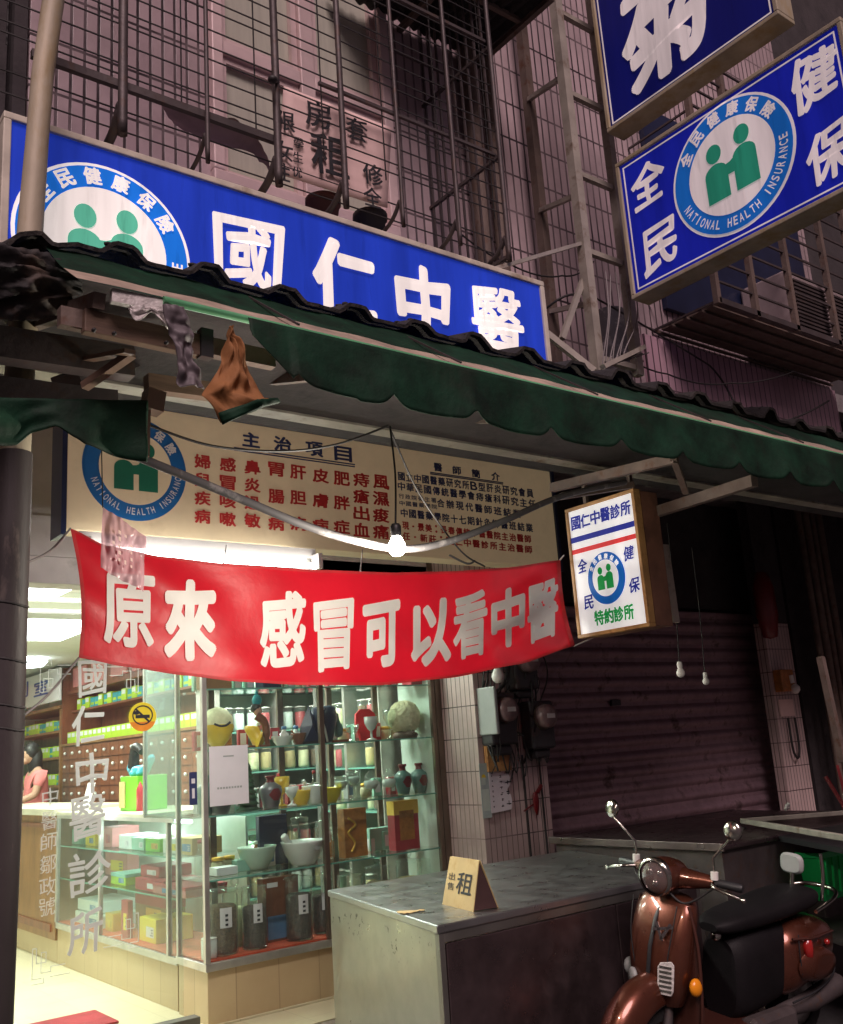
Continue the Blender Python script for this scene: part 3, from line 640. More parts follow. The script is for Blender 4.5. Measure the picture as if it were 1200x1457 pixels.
for ch, x, y in (('醫', 623, 665), ('師', 650, 669.5), ('簡', 677, 674), ('介', 705, 678)): pxl(t, fr, ch, x-6, y-6, x+6, y+6, .03, 0, .003, Y=BY)
row(t, '國立中國醫藥研究所B型肝炎研究會員', (571, 678), (754, 702), 4.9, 6, .025); row(t, '中華民國傳統醫學會痔瘡科研究主任', (571, 692), (757, 717), 5.2, 6, .025)
row(t, '行政院衛生署', (571, 706), (617, 712), 3.8, 3.4); row(t, '中國醫藥學院', (572, 716), (618, 721), 3.8, 3.4)
row(t, '合辦現代醫師班結業', (627, 716), (735, 731), 5.4, 6, .025); row(t, '中國醫藥學院十七期針灸師醫班結業', (575, 730), (753, 751), 5, 6, .025)
for a, b_ in (((333, 637), (505, 661)), ((333, 640), (505, 664.5)), ((612, 671), (716, 688)), ((612, 673), (716, 690))):
    a, b_ = fr.inv(at(*a, Y=BY)), fr.inv(at(*b_, Y=BY)); m_ = (a[1]+b_[1])/2; t.fbox(fr, a[0], m_-.004, b_[0], m_+.004, .001, .003)
obj('lettering', t, 'print_navy', s)

# twin fluorescent fitting under the board
LA = at(212, 786, Y=4.95); LB = at(450, 800, Y=4.95); LZ = 2.70
lf = thing('fluorescent_light', 'twin tube fluorescent fitting glowing above the red banner', 'light fitting', (LA.x+.6, 4.95, LZ))
L0, L1 = at(128, 770, Y=4.95).x, LB.x
b = MB(); b.box((L0-.04, 5.0, LZ+.06), (L1+.03, 5.06, LZ+.115)); b.box((L1, 4.92, LZ-.02), (L1+.028, 5.0, LZ+.074)); b.box((L0-.038, 4.92, LZ-.02), (L0-.002, 5.0, LZ+.074)); b.box((L1, 5.06, LZ-.02), (L1+.028, 5.14, LZ+.074)); obj('housing', b, 'white_plastic', lf)
b = MB(); b.tube([V(L0, 4.96, LZ), V(L1, 4.96, LZ)], .017, 12); obj('tube', b, 'tube_glow', lf)
b = MB(); b.tube([V(L0, 5.12, LZ+.055), V(L1, 5.12, LZ+.055)], .017, 12); obj('tube', b, 'tube_glow', lf)
def area(name, loc, sx, sy, e, col, aim, parent=None):
    l = bpy.data.lights.new(name, 'AREA'); l.shape = 'RECTANGLE'; l.size = sx; l.size_y = sy; l.energy = e; l.color = col
    o = bpy.data.objects.new(name, l); COL.objects.link(o); o.location = loc; o.rotation_euler = Vector(aim).to_track_quat('-Z', 'Y').to_euler()
    if parent: o.parent = parent; o.location = Vector(loc)-wloc(parent)
    return o
area('tube_light', ((L0+L1)/2, 4.95, LZ-.03), L1-L0, .1, 48, (1, .95, .86), (0, -.35, -1), lf)

# ------------------------------------------------------------------ hanging light box
BX = 3.60; ya, yb = at(805, 725, X=BX).y, at(903, 700, X=BX).y; za, zb = 2.075, 2.735; W_, H_ = ya-yb, za-zb; H_ = zb-za
fr = Frame((BX, ya, za), (0, -1, 0), (0, 0, 1)); TH = .17
s = thing('light_box', 'white light box with blue and red bars and a round emblem, hung under the awning', 'light box', fr(W_/2, 0, -TH/2))
b = MB(); b.fbox(fr, .018, .018, W_-.018, H_-.018, -.03, 0); obj('sign_face', b, 'box_face', s)
b = MB(); b.fbox(fr, 0, 0, W_, .018, -.04, .008); b.fbox(fr, 0, H_-.018, W_, H_, -.04, .008); b.fbox(fr, 0, .018, .018, H_-.018, -.04, .008); b.fbox(fr, W_-.018, .018, W_, H_-.018, -.04, .008); obj('sign_frame', b, 'orange_wood', s, .003)
b = MB(); b.fbox(fr, .004, .004, W_-.002, H_-.004, -TH, -.041); obj('housing', b, 'box_side', s, .006)
U = lambda u: .018+u*(W_-.036)
VV = lambda v: H_-.018-v*(H_-.036)
P = lambda u, v: fr(u, v, .003)
t = MB(); line(t, P, '國仁中醫診所', U(.03), U(.97), VV(.105), .064, .070, .025, .05)
for ch, u, v in (('全', .14, .46), ('民', .18, .76), ('健', .86, .45), ('保', .89, .70)): letter(t, P, ch, U(u), VV(v), .064, .070, .018, .1, 0, .09)
t.fbox(fr, U(.0), VV(.262), U(1), VV(.218), .001, .003); obj('lettering', t, 'box_ink', s)
t = MB(); t.fbox(fr, U(0), VV(.355), U(1), VV(.318), .001, .003); obj('red_bar', t, 'box_red_bar', s)
t = MB(); line(t, P, '特約診所', U(.24), U(.84), VV(.895), .062, .074, .03); obj('green_lettering', t, 'box_green_ink', s)
emblem(s, fr, U(.49), VV(.60), .120, .128, (M['sign_ring_dim'], M['box_face'], M['box_green_ink'], M['box_face']), .003, english=False, rim=False)
b = MB(); b.box((BX+.05, yb+.06, zb), (BX+.07, yb+.08, zb+.14)); b.box((BX+.05, ya-.1, zb), (BX+.07, ya-.08, zb+.16)); obj('hanger', b, 'rust_steel', s)
k = MB(); k.bar(at(946, 775, Y=3.05), at(962, 886, Y=3.05), .05, .012, (0, 1, 0)); 
tag(obj('metal_strip', k, 'cream_steel', at0=tuple(at(962, 886, Y=3.05))), 'narrow pale perforated metal strip hanging behind the light box', 'metal strip')

# ------------------------------------------------------------------ red banner
def YB(x, z):
    u = (x-1.05)/2.5; k = max(0, min(1, u))
    y = 3.32+.10*u-.05*math.sin(math.pi*k)*(1+.8*(2.25-z))+.012*noise.noise(V(x*4, z*5, 1))
    y += .032*max(0, .45-k)*2*math.sin(30*(z*.55+x*.42)+3*noise.noise(V(x*2, z*2, 5)))*(.4+.6*k*2)      # folds pulled from the upper left corner
    y += .045*max(0, k-.60)*2*math.sin(17*(z*1.25-x*.55)+2*noise.noise(V(x*2, z*3, 8)))                  # and towards the lower right corner
    return y+.010*math.sin(13*x+4*math.sin(6*z))*max(0, 2.25-z)*4
def surf(px, py, off=0):
    y = 3.35
    for _ in range(4): p = at(px, py, Y=y); y = YB(p.x, p.z)-off
    return at(px, py, Y=y)
def interp(tb, x):
    if x <= tb[0][0]: return tb[0][1]
    for (a, b_), (c, d) in zip(tb, tb[1:]):
        if x <= c: t = (x-a)/(c-a); t = t*t*(3-2*t)*.35+t*.65; return b_+(d-b_)*t
    return tb[-1][1]
TOP = ((100, 752), (150, 776), (230, 792), (330, 803), (450, 811), (560, 815), (640, 813), (720, 808), (797, 797))
BOT = ((112, 936), (180, 949), (260, 961), (340, 970), (430, 975), (540, 975), (640, 965), (740, 945), (818, 919))
bn = thing('banner', 'red cloth banner with large white characters tied across the clinic front', 'banner', surf(450, 972))
def bfn(u, v):
    xa, xb = 100+u*697, 112+u*706; x = xa*(1-v)+xb*v; x += 9*math.sin(math.pi*v)*(1-u)**6-5*math.sin(math.pi*v)*u**8
    return surf(x, interp(TOP, xa)*(1-v)+interp(BOT, xb)*v)
b = MB(); b.grid(bfn, 150, 44); obj('cloth', b, 'banner_red', bn)
b = MB(); b.grid(lambda u, v: bfn(u, .024*v)+V(0, -.003, 0), 150, 1); b.grid(lambda u, v: bfn(u, 1-.024*v)+V(0, -.003, 0), 150, 1); b.grid(lambda u, v: bfn(.008*u, v)+V(0, -.003, 0), 1, 44); b.grid(lambda u, v: bfn(1-.008*u, v)+V(0, -.003, 0), 1, 44); obj('hem', b, 'banner_hem', bn)
t = MB()
for ch, x0, y0, x1, y1 in (('原', 144, 816, 222, 922), ('來', 231, 824, 311, 940), ('感', 367, 842, 438, 950), ('冒', 447, 853, 503, 954), ('可', 515, 856, 571, 951), ('以', 583, 854, 645, 947), ('看', 643, 843, 695, 936), ('中', 698, 836, 749, 921), ('醫', 749, 827, 796, 912)):
    slope = -(x0-500)*.00018; q = MB()
    letter(q, lambda u, v: V(u, v, 0), ch, (x0+x1)/2, -(y0+y1)/2, (x1-x0)*(.95 if ch != '冒' else 1), y1-y0, .028 if ch in '醫看感冒原' else .042, 0, 0, .03)
    bm = bmesh.new(); vs = [bm.verts.new(v) for v in q.v]
    for f in q.f:
        try: bm.faces.new([vs[i] for i in f])
        except ValueError: pass
    bmesh.ops.triangulate(bm, faces=bm.faces[:])
    for _ in range(3):
        ed = [e for e in bm.edges if e.calc_length() > 12]
        if ed: bmesh.ops.subdivide_edges(bm, edges=ed, cuts=1); bmesh.ops.triangulate(bm, faces=bm.faces[:])
    xm, ym = (x0+x1)/2, (y0+y1)/2
    t.add([surf(v.co.x, -v.co.y+(v.co.x-xm)*((interp(TOP, xm+40)-interp(TOP, xm-40))/80*.5+(interp(BOT, xm+40)-interp(BOT, xm-40))/80*.5), .005) for v in bm.verts], [[v.index for v in f.verts] for f in (bm.faces.ensure_lookup_table(), bm.verts.index_update(), bm.faces)[2]]); bm.free()
obj('lettering', t, 'banner_white', bn)
for a, pts in (((100, 752), ((72, 770), (40, 800))), ((112, 936), ((60, 985), (12, 1035)))):
    b = MB(); p = surf(*a); q = at(*pts[1], Y=2.80); b.tube(cable([p, p*.5+q*.5+V(0, 0, -.02), q], 8), .004, 5); obj('tie_string', b, 'wire_grey', bn)
b = MB(); b.tube([surf(797, 797), at(803, 790, Y=3.43)], .004, 5); b.tube([surf(818, 919), at(850, 905, Y=3.42)], .004, 5); obj('tie_string', b, 'print_white', bn)
b = MB(); b.tube([surf(318, 803), at(322, 776, Y=4.6)], .003, 5); b.tube([surf(513, 813), at(516, 782, Y=4.9)], .003, 5); obj('tie_string', b, 'print_white', bn)
fl = thing('plastic_sheet', 'wrinkled see-through pink plastic sheet hung over the banner corner', 'plastic sheet', at(176, 780, Y=3.0))
A_, B_, C_, D_ = at(148, 721, Y=3.0), at(208, 764, Y=3.02), at(205, 842, Y=3.02), at(142, 808, Y=3.0)
def fn(u, v): p = (A_*(1-u)+B_*u)*(1-v)+(D_*(1-u)+C_*u)*v; p.y += .016*noise.noise(V(p.x*22, 0, p.z*9))+.010*noise.noise(V(p.x*60, 3, p.z*25)); return p
b = MB(); b.grid(fn, 40, 24); obj('film', b, 'film', fl)
b = MB(); b.tube([fn(0, 0), fn(0, 0)+V(0, .02, .25)], .002, 4); obj('string', b, 'wire', fl)
t = MB(); f2 = Frame((A_+B_+C_+D_)/4+V(0, -.02, 0), (1, 0, -.5), (0, 0, 1))
for c_ in range(4):
    for r_ in range(5):
        if random.random() < .75: t.fbox(f2, -.05+c_*.022, -.05+r_*.022, -.05+c_*.022+random.uniform(.006, .012), -.05+r_*.022+random.uniform(.008, .014), 0, .001)
obj('faded_print', t, 'paper_pink', fl)
mk('pole_dark', (.035, .028, .028), .6, stain=(.10, .08, .07), stain_at=(.6, .66), sscale=12, bump=.2, stretch=(1, 1, .3))  # shade put into the lower pole's colour, with paler scuffs
# ================================================================== awning
aw = thing('awning', 'long green awning with a cream stripe and scalloped valance over the clinic front', 'awning', (2.6, 2.3, 2.7))
AX1 = 6.3; PY, PZ = 2.2, 2.757; RY, RZ = 2.50, 3.005
def corr(x): # trapezoid ridges
    t = (x/.262) % 1; return .0 if t < .5 else .055*min(1, (t-.5)/.14, (1-t)/.14)
def roof(u, v):
    x = -.4+u*(AX1+.4); y = RY-.03+v*.44
    j = .018*noise.noise(V(x*9, 0, 0))+.01*noise.noise(V(x*31, 2, 0)) if v == 0 else 0
    return V(x, y+j, RZ+corr(x+.05)*(.6+.7*abs(noise.noise(V(math.floor(x/.262)*1.7, 0, 4))))+v*.12+j*.4+.010*noise.noise(V(x*5, y*5, 0))-max(0, .80-x)*.32)
b = MB(); b.grid(roof, 480, 5, False); obj('roof_sheet', b, 'roof_dark', aw, solid=.012)
b = MB()                                             # leaves and dirt caught along the roof edge
for i in range(150):
    r = random.uniform(.005, .016); p = roof(random.uniform(.1, .93), random.uniform(.02, .3)); b.ball(p+V(0, 0, r*.3), r, 6, random.uniform(.8, 2.2), 1, random.uniform(.3, .7))
d_ = obj('debris', b, 'roof_dark', aw); d_['kind'] = 'stuff'
def flap(u, v, a, b_):
    x = .72+u*(AX1-.72); t = a+(b_-a)*v
    return V(x, RY+(PY-RY)*t, RZ-.008+(PZ+.012-RZ)*t-.012*math.sin(math.pi*t)+.005*noise.noise(V(x*3, t*4, 0))+.004*math.sin(x*24)*(1-t))
b = MB(); b.grid(lambda u, v: flap(u, v, 0, .54), 160, 6); obj('green_band', b, 'awning_green', aw)
b = MB(); b.grid(lambda u, v: flap(u, v, .54, .90), 160, 4); obj('cream_band', b, 'awning_cream', aw)
b = MB(); b.grid(lambda u, v: flap(u, v, .90, 1), 160, 2); obj('green_edge', b, 'awning_green', aw)
b = MB(); b.tube([V(.93, PY, PZ), V(AX1, PY, PZ)], .011, 10); obj('front_pipe', b, 'awning_pipe', aw)
for xx in (1.33, 1.92, 2.55, 3.2, 3.85): b = MB(); b.bar((xx, RY, RZ-.012), (xx, PY, PZ+.02), .006); obj('stay', b, 'dark_steel', aw)
PK = [at(x, y, Y=PY-.02).x for x, y in ((420, 540), (556, 566), (672, 588), (778, 606), (878, 626), (965, 642), (1045, 656), (1114, 669), (1176, 683))]
PK += [PK[-1]+.32*i for i in range(1, 8)]
def vbot(x):
    for a, c in zip(PK, PK[1:]):
        if a <= x <= c:
            t = (x-a)/(c-a); k = min(t, 1-t)*2; low = .038; return PZ-.150-low*((1-(1-min(1, k/.38))**2))*(1 if x > 1.5 else .8)-.012*noise.noise(V(x*2, 5, 0))
    return PZ-.17
def val(u, v):
    x = 1.165+u*(AX1-1.165); zb = vbot(x)
    if x < 1.30: zb = PZ-.06-(x-1.165)/.135*(PZ-.06-zb) if x < 1.30 else zb
    amp = (.010+.012*max(0, x-3))*v
    kk = 0
    for a, c in zip(PK, PK[1:]):
        if a <= x <= c: kk = math.cos(2*math.pi*(x-a)/(c-a))
    return V(x, PY-.012-amp*kk+.007*noise.noise(V(x*4, v*2, 3))*v-.02*v, PZ+(zb-PZ)*v)
b = MB(); b.grid(val, 420, 14); obj('valance', b, 'awning_green', aw, solid=.0016)
b = MB()
b.bar((1.4, 2.42, 2.86), (AX1, 2.42, 2.86), .035, .05); b.bar((.70, 2.30, 2.70), (1.30, 2.30, 2.70), .03, .05)
for x in (.78, 1.7, 2.7): b.bar((x, 2.24, PZ-.02), (x, 3.2, 3.02), .03, .04)
obj('frame', b, 'rust_steel', aw)
br = MB(); br.bar(at(962, 652, Y=2.32), at(786, 694, Y=3.1), .03, .04); br.bar(at(1074, 684, Y=2.32), at(930, 730, Y=3.0), .035, .05); br.bar(at(958, 650, Y=2.32), at(976, 700, Y=2.5), .025); br.bar(at(800, 706, Y=2.95), at(900, 690, Y=2.9), .03)
obj('bracket', br, 'rust_steel', aw)
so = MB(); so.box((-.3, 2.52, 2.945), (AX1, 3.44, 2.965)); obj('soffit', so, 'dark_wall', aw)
# broken left end of the awning
be = thing('broken_frame', 'exposed wooden and metal frame at the torn left end of the awning', 'awning frame', at(220, 480, Y=2.3))
b = MB(); a_, c_ = at(118, 457, Y=2.28), at(300, 497, Y=2.28); b.bar(a_, c_, .03, .062); b.bar(at(120, 450, Y=2.30), at(200, 468, Y=2.30), .035, .012); obj('batten', b, 'wood', be, .003)
b = MB()
for q in ((133, 470), (162, 475), (236, 488)): p = at(*q, Y=2.255); b.lathe([(.001, 0), (.006, 0), (.005, -.008), (.001, -.01)], p, 8, (0, 1, 0))
obj('bolts', b, 'wire', be)
b = MB(); b.bar(at(120, 512, Y=2.6), at(185, 500, Y=2.3), .03, .012); b.bar(at(120, 550, Y=2.5), at(188, 503, Y=2.35), .025, .02); b.bar(at(208, 545, Y=2.6), at(320, 560, Y=2.6), .04, .05); obj('strut', b, 'wood', be)
b = MB(); b.bar(at(158, 421, Y=2.22), at(252, 440, Y=2.21), .02, .035); obj('pipe_end', b, 'plastic_wrap', be)
def wrap(u, v):
    p = at(185+62*u, 432+14*u+22*v*(.6+.4*math.sin(u*9)), Y=2.18); return p+V(0, .02*noise.noise(V(u*6, v*4, 0)), 0)
b = MB(); b.grid(wrap, 20, 10); obj('torn_plastic', b, 'plastic_wrap', be, solid=.002)
b = MB()
b.bar(at(292, 470, Y=2.27), at(292, 510, Y=2.27), .035, .03); obj('clamp', b, 'black_plastic', be)
tp = MB()
def tape(u, v):
    cx = interp(((0, 247), (.35, 258), (1, 272)), v); wd = 15+3*math.sin(v*8); p = at(cx+(u-.5)*2*wd, 436+115*v+5*(u-.5), Y=2.17); return p+V(0, .018*noise.noise(V(u*3, v*7, 1))+.004*noise.noise(V(u*4, v*14, 1))-.008*math.sin(u*math.pi), 0)
tp.grid(tape, 24, 60); tag(obj('hanging_tape', tp, 'grey_tape', at0=tuple(at(258, 490, Y=2.17)), solid=.002), 'grey torn strip of cloth dangling from the broken awning end', 'cloth strip')
bc = MB()
def brown(u, v):
    xl = interp(((0, 326), (.35, 318), (.78, 288), (1, 314)), v); xr = interp(((0, 331), (.3, 345), (.8, 378), (1, 393)), v); y = interp(((0, 465), (.78, 562), (1, 602)), v)+u*interp(((0, 0), (.8, 8), (1, -30)), v)
    p = at(xl+(xr-xl)*u, y, Y=2.15); return p+V(0, -.05*math.sin(math.pi*u)*v+.03*noise.noise(V(u*4, v*5, 2))+.012*noise.noise(V(u*7, v*5, 2))+.002*noise.noise(V(u*24, v*14, 2)), 0)
bc.grid(brown, 60, 70); tr = thing('torn_flap', 'rust brown torn flap hanging from the ripped end of the green valance', 'torn cloth', at(335, 530, Y=2.15)); obj('cloth', bc, 'brown_cloth', tr, solid=.0015)
b = MB(); b.grid(lambda u, v: brown(u, .93+.07*v)+V(0, -.012, -.008*v), 24, 3); obj('green_hem', b, 'awning_green', tr, solid=.008)
# drooping left valance
lv = MB()
LT = ((-40, 560), (0, 566), (210, 570)); LBt = ((-40, 640), (0, 633), (22, 630), (45, 612), (75, 607), (100, 625), (115, 634), (205, 657))
def lval(u, v): x = -40+250*u; y = interp(LT, x)*(1-v)+interp(LBt, x-4*v)*v; p = at(x, y, Y=2.42); return p+V(0, .02*math.sin(x*.045)*v+.01*noise.noise(V(u*5, v*3, 7)), 0)
lv.grid(lval, 70, 12); tag(obj('valance_piece', lv, 'awning_green', at0=tuple(at(100, 600, Y=2.42)), solid=.005), 'dark green valance piece drooping in front of the pole at the left', 'awning cloth')
b = MB(); b.bar(at(205, 568, Y=2.45), at(230, 576, Y=2.45), .05, .06); b.bar(at(208, 580, Y=2.45), at(206, 650, Y=2.45), .02, .02); tag(obj('bracket', b, 'alu_bronze', at0=tuple(at(210, 600, Y=2.45))), 'metal bracket at the right end of the drooping valance piece', 'bracket')
# tarp bundle under the roof at the far left
tb = MB()
def bundle(u, v):
    a = 2*math.pi*v; x = -.3+1.10*u; r = .115*(1-.5*(2*u-1)**4)*(1+.35*noise.noise(V(u*5, math.cos(a)*1.5, math.sin(a)*1.5))-.55*abs(noise.noise(V(u*9+2*math.cos(a), math.cos(a)*2.2, math.sin(a)*2.2)))-.22*abs(noise.noise(V(u*26, math.cos(a)*4+u*9, math.sin(a)*5))))
    return V(x, 2.48+r*math.cos(a)*1.1, 2.74+.13*u+r*math.sin(a)*.95)
tb.grid(bundle, 160, 110); tag(obj('rolled_tarp', tb, 'tarp', at0=(.46, 2.48, 2.66)), 'dark crumpled tarpaulin bundle stuffed under the left roof edge', 'tarpaulin')
tb = MB()
tb.bar((-.3, 2.75, 2.60), (1.0, 2.75, 2.66), .10, .07); tb.bar((-.3, 2.62, 2.70), (1.0, 2.6, 2.74), .06, .09); tb.bar(at(95, 545, Y=2.9), at(215, 500, Y=3.2), .1, .05); tag(obj('roof_beam', tb, 'dark_steel', at0=(.4, 2.7, 2.6)), 'dark beams crossing behind the pole under the left roof', 'beam')
PP = [at(x, y, Y=2.78) for x, y in ((-14, 1457), (2, 1100), (9, 900), (20, 645), (44, 313), (53, 198), (61, 104), (76, 0))]; PP = [V(PP[0].x-.01, 2.78, 0)]+PP+[V(PP[-1].x+.05, 2.78, 6.2)]
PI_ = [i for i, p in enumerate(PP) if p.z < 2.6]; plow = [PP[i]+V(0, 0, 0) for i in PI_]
pl = MB(); pl.tube(PP, [.05, .05, .049, .046, .044, .037, .034, .034, .034, .034], 18)
pl2 = thing('pole', 'tall stained metal pole at the left edge, in front of the blue sign', 'pole', (.74, 2.78, 0)); obj('shaft', pl, 'galvanised', pl2); lo_ = MB(); lo_.tube(plow, [.054, .054, .054, .053, .050][:len(plow)], 18); obj('lower_shade', lo_, 'pole_dark', pl2)  # darker tube round the lower shaft stands in for the awning's shade
b = MB()
for z in (1.72, 1.78, 1.90, 2.05): b.tube([V(interp([(p.z, p.x) for p in PP], z)+.052*math.cos(a), 2.78+.052*math.sin(a), z+.006*math.sin(a*2)) for a in [2*math.pi*i/20 for i in range(21)]], .004, 5, False)
obj('tied_wire', b, 'wire', pl2)

# ------------------------------------------------------------------ cables, tube and bulbs under the awning
c = MB(); c.tube(cable([at(196, 650, Y=2.50), at(270, 680, Y=2.50), at(350, 713, Y=2.5), at(430, 746, Y=2.5), at(500, 768, Y=2.5), at(575, 781, Y=2.52), at(640, 770, Y=2.56), at(715, 742, Y=2.62), at(800, 706, Y=2.7), at(890, 686, Y=2.75)], 8), .0125, 12)
tag(obj('conduit', c, 'conduit', at0=tuple(at(500, 768, Y=2.5))), 'thick grey sagging conduit tube slung across in front of the cream board', 'conduit')
c = MB(); c.tube(cable([at(212, 605, Y=2.5), at(300, 634, Y=2.5), at(400, 642, Y=2.5), at(480, 632, Y=2.5), at(552, 606, Y=2.5)], 10), .004, 6); tag(obj('cable', c, 'wire', at0=tuple(at(400, 642, Y=2.5))), 'thin black cable sagging over the heading of the cream board', 'cable')
c = MB(); c.tube(cable([at(556, 612, Y=2.6), at(590, 690, Y=2.6), at(625, 745, Y=2.6), at(660, 788, Y=2.7), at(690, 806, Y=2.8)], 8), .0035, 6); c.tube(cable([at(640, 790, Y=2.75), at(665, 802, Y=2.75), at(676, 798, Y=2.75)], 6), .004, 6); tag(obj('cable', c, 'wire', at0=tuple(at(625, 745, Y=2.6))), 'thin dark cable dropping from the awning past the lit bulb to the banner', 'cable')
def bulb(name, label, px, py, Y, r, top, lit=False, group=None):
    p = at(px, py, Y=Y); t = thing(name, label, 'light bulb', p, group)
    b = MB(); b.lathe([(.001, -r), (r*.5, -r*.88), (r*.86, -r*.5), (r, 0), (r*.9, r*.45), (r*.62, r*1.0), (r*.50, r*1.3)], p, 18); obj('bulb_glass', b, 'bulb_glow' if lit else 'white_plastic', t)
    if lit:
        l = bpy.data.lights.new('bulb_light', 'POINT'); l.energy = 42; l.color = (1, .90, .76); l.shadow_soft_size = .03; lo = bpy.data.objects.new('bulb_light', l); COL.objects.link(lo); lo.parent = t; lo.location = (0, 0, -.065)
    b = MB(); b.lathe([(r*.52, r*1.25), (r*.60, r*1.4), (r*.62, r*2.4), (r*.45, r*2.7), (.001, r*2.75)], p, 14); obj('socket', b, 'black_plastic' if lit else 'white_plastic', t)
    q = Vector(p)+V(0, 0, r*2.7); e = at(*top, Y=Y); b = MB(); b.tube(cable([q, q*.5+e*.5+V(.01, 0, 0), e], 6), .0035 if lit else .0025, 5); obj('cord', b, 'wire', t); return t
bulb('light_bulb', 'glowing bare bulb hung in the middle, above the red banner', 565, 779, 2.42, .028, (555, 606), True)
bulb('light_bulb', 'unlit white bulb on a cord, left of the pair before the shutter', 969, 958, 3.1, .021, (950, 745), False)
bulb('light_bulb', 'smaller unlit white bulb, right of the pair before the shutter', 1005, 970, 3.45, .019, (985, 780), False)
bulb('light_bulb', 'round white bulb at the top of the electricity meters', 709, 963, 5.3, .047, (706, 870), False)

# ------------------------------------------------------------------ things on the tiled pillar
def meter(label, x, z, y=5.6, w=.22, h=.34, lit='meter_dark', dy=.13):
    t = thing('electricity_meter', label, 'electricity meter', (x, y, z), 'electricity meters on the pillar')
    b = MB(); b.box((x-w/2, y-dy, z-h*.55), (x+w/2, y-.002, z+h*.5)); b.box((x-w*.35, y-dy*.75, z-h*.75), (x+w*.35, y-.002, z-h*.551)); obj('case', b, lit, t, .02)
    b = MB(); b.lathe([(.001, 0), (.001, 0), (.088, 0), (.092, .02), (.085, .07), (.06, .085), (.001, .088)], (x, y-dy-.001, z+.05), 24, (0, -1, 0)); obj('dome', b, 'meter_face', t)
    b = MB(); b.lathe([(.094, -.004), (.099, .004), (.094, .014)], (x, y-dy, z+.05), 24, (0, -1, 0)); obj('rim', b, 'alu_bronze', t)
    b = MB(); b.box((x-.04, y-dy-.092, z+.035), (x+.04, y-dy-.089, z+.068)); obj('dial', b, 'print_white', t); return t
m1 = meter('grey electricity meter on the left of the pillar, with a lit left side', 4.91, 1.78, w=.26, h=.36)
meter('black electricity meter on the right edge of the pillar', 5.30, 1.72, w=.24, h=.34)
meter('electricity meter high on the pillar half hidden by the banner', 5.18, 2.14, w=.24, h=.30)
b = MB(); b.box((4.77, 5.40, 1.66), (4.80, 5.598, 2.0)); tag(obj('wall_box', b, 'grey_plastic', at0=(4.78, 5.5, 1.66), bevel=.008), 'pale grey slab painted in as the lit left side of the left electricity meter', 'switch box')  # pale slab stands in for light falling on the meter's left side
b = MB(); b.box((4.80, 5.56, 1.40), (5.02, 5.598, 1.62)); tag(obj('backing_board', b, 'orange_wood', at0=(4.9, 5.58, 1.4)), 'brown wooden board on the tiles below the left electricity meter', 'board')
wr = MB()
for i in range(16):
    x = random.uniform(4.8, 5.38); z = random.uniform(1.95, 2.5); p = [V(x, 5.54, z)]
    for _ in range(4): p.append(V(min(5.41, max(4.79, p[-1].x+random.uniform(-.12, .12))), 5.50+random.uniform(-.05, .06), p[-1].z-random.uniform(.10, .26)))
    wr.tube(cable(p, 5), random.choice((.004, .006, .008)), 5)
for i in range(6): x = 4.9+i*.08; wr.tube(cable([V(x, 5.53, 1.6), V(x+.03, 5.50, 1.42+random.uniform(-.08, .05)), V(x+.1, 5.53, 1.55)], 6), .006, 5)
for x in (5.16, 5.33): wr.tube([V(x, 5.58, .3), V(x, 5.585, 1.5)], .008, 6)
o = tag(obj('meter_cables', wr, 'wire', at0=(5.1, 5.55, 1.5)), 'tangle of black cables round the electricity meters', 'cables')
ns = thing('notice', 'torn pink paper notice with rows of small dark writing on the pillar', 'notice', (4.98, 5.585, 1.2))
A_ = [at(694, 1089, Y=5.58), at(724, 1090, Y=5.58), at(729, 1155, Y=5.58), at(695, 1158, Y=5.58)]
NF = Frame((A_[0].x, 5.578, A_[3].z), (1, 0, 0), (0, 0, 1)); nw, nh = A_[1].x-A_[0].x, A_[0].z-A_[3].z
pts = [(0, 0), (nw*.95, .01), (nw*1.02, nh*.2), (nw*.98, nh*.34), (nw*.82, nh*.45), (nw*.97, nh*.55), (nw*1.0, nh*.7), (nw*.92, nh*.83), (nw*.96, nh), (0, nh*.98)]
b = MB(); b.prism(NF, pts, -.001, .001); obj('paper', b, 'paper', ns)
b = MB()
for cx, sz, n in ((.14, .014, 8), (.56, .022, 7), (.86, .034, 4)):
    for i in range(n):
        zc = nh*(.93-.86*(i+.5)/n); 
        for _ in range(3): dx, dz = random.uniform(-.3, .3)*sz, random.uniform(-.35, .35)*sz; b.fbox(NF, nw*cx+dx-sz*.4, zc+dz-sz*.08, nw*cx+dx+sz*.4, zc+dz+sz*.1, .0012, .002)
        b.fbox(NF, nw*cx-sz*.08, zc-sz*.45, nw*cx+sz*.08, zc+sz*.45, .0012, .0018)
obj('writing', b, 'print_black', ns)
ns = thing('notice', 'pale mint leaflet with a yellow spot, left of the pink notice', 'notice', (4.80, 5.585, 1.2))
A_ = [at(677, 1087, Y=5.58), at(692, 1088, Y=5.58), at(692, 1166, Y=5.58), at(680, 1166, Y=5.58)]
NF = Frame((A_[0].x+.03, 5.580, A_[3].z), (1, 0, 0), (0, 0, 1)); nh = A_[0].z-A_[3].z
b = MB(); b.fbox(NF, 0, 0, .085, nh, -.001, .001); obj('paper', b, 'paper_mint', ns)
b = MB(); b.poly(NF, [(.035+.02*math.cos(t), nh*.74+.022*math.sin(t)) for t in [2*math.pi*i/14 for i in range(14)]], .0015); obj('yellow_spot', b, 'yellow', ns)
b = MB(); b.fbox(NF, .01, .05, .075, .2, .001, .0016); b.fbox(NF, .01, .23, .05, .28, .001, .0016); obj('print', b, 'mint_glass', ns)
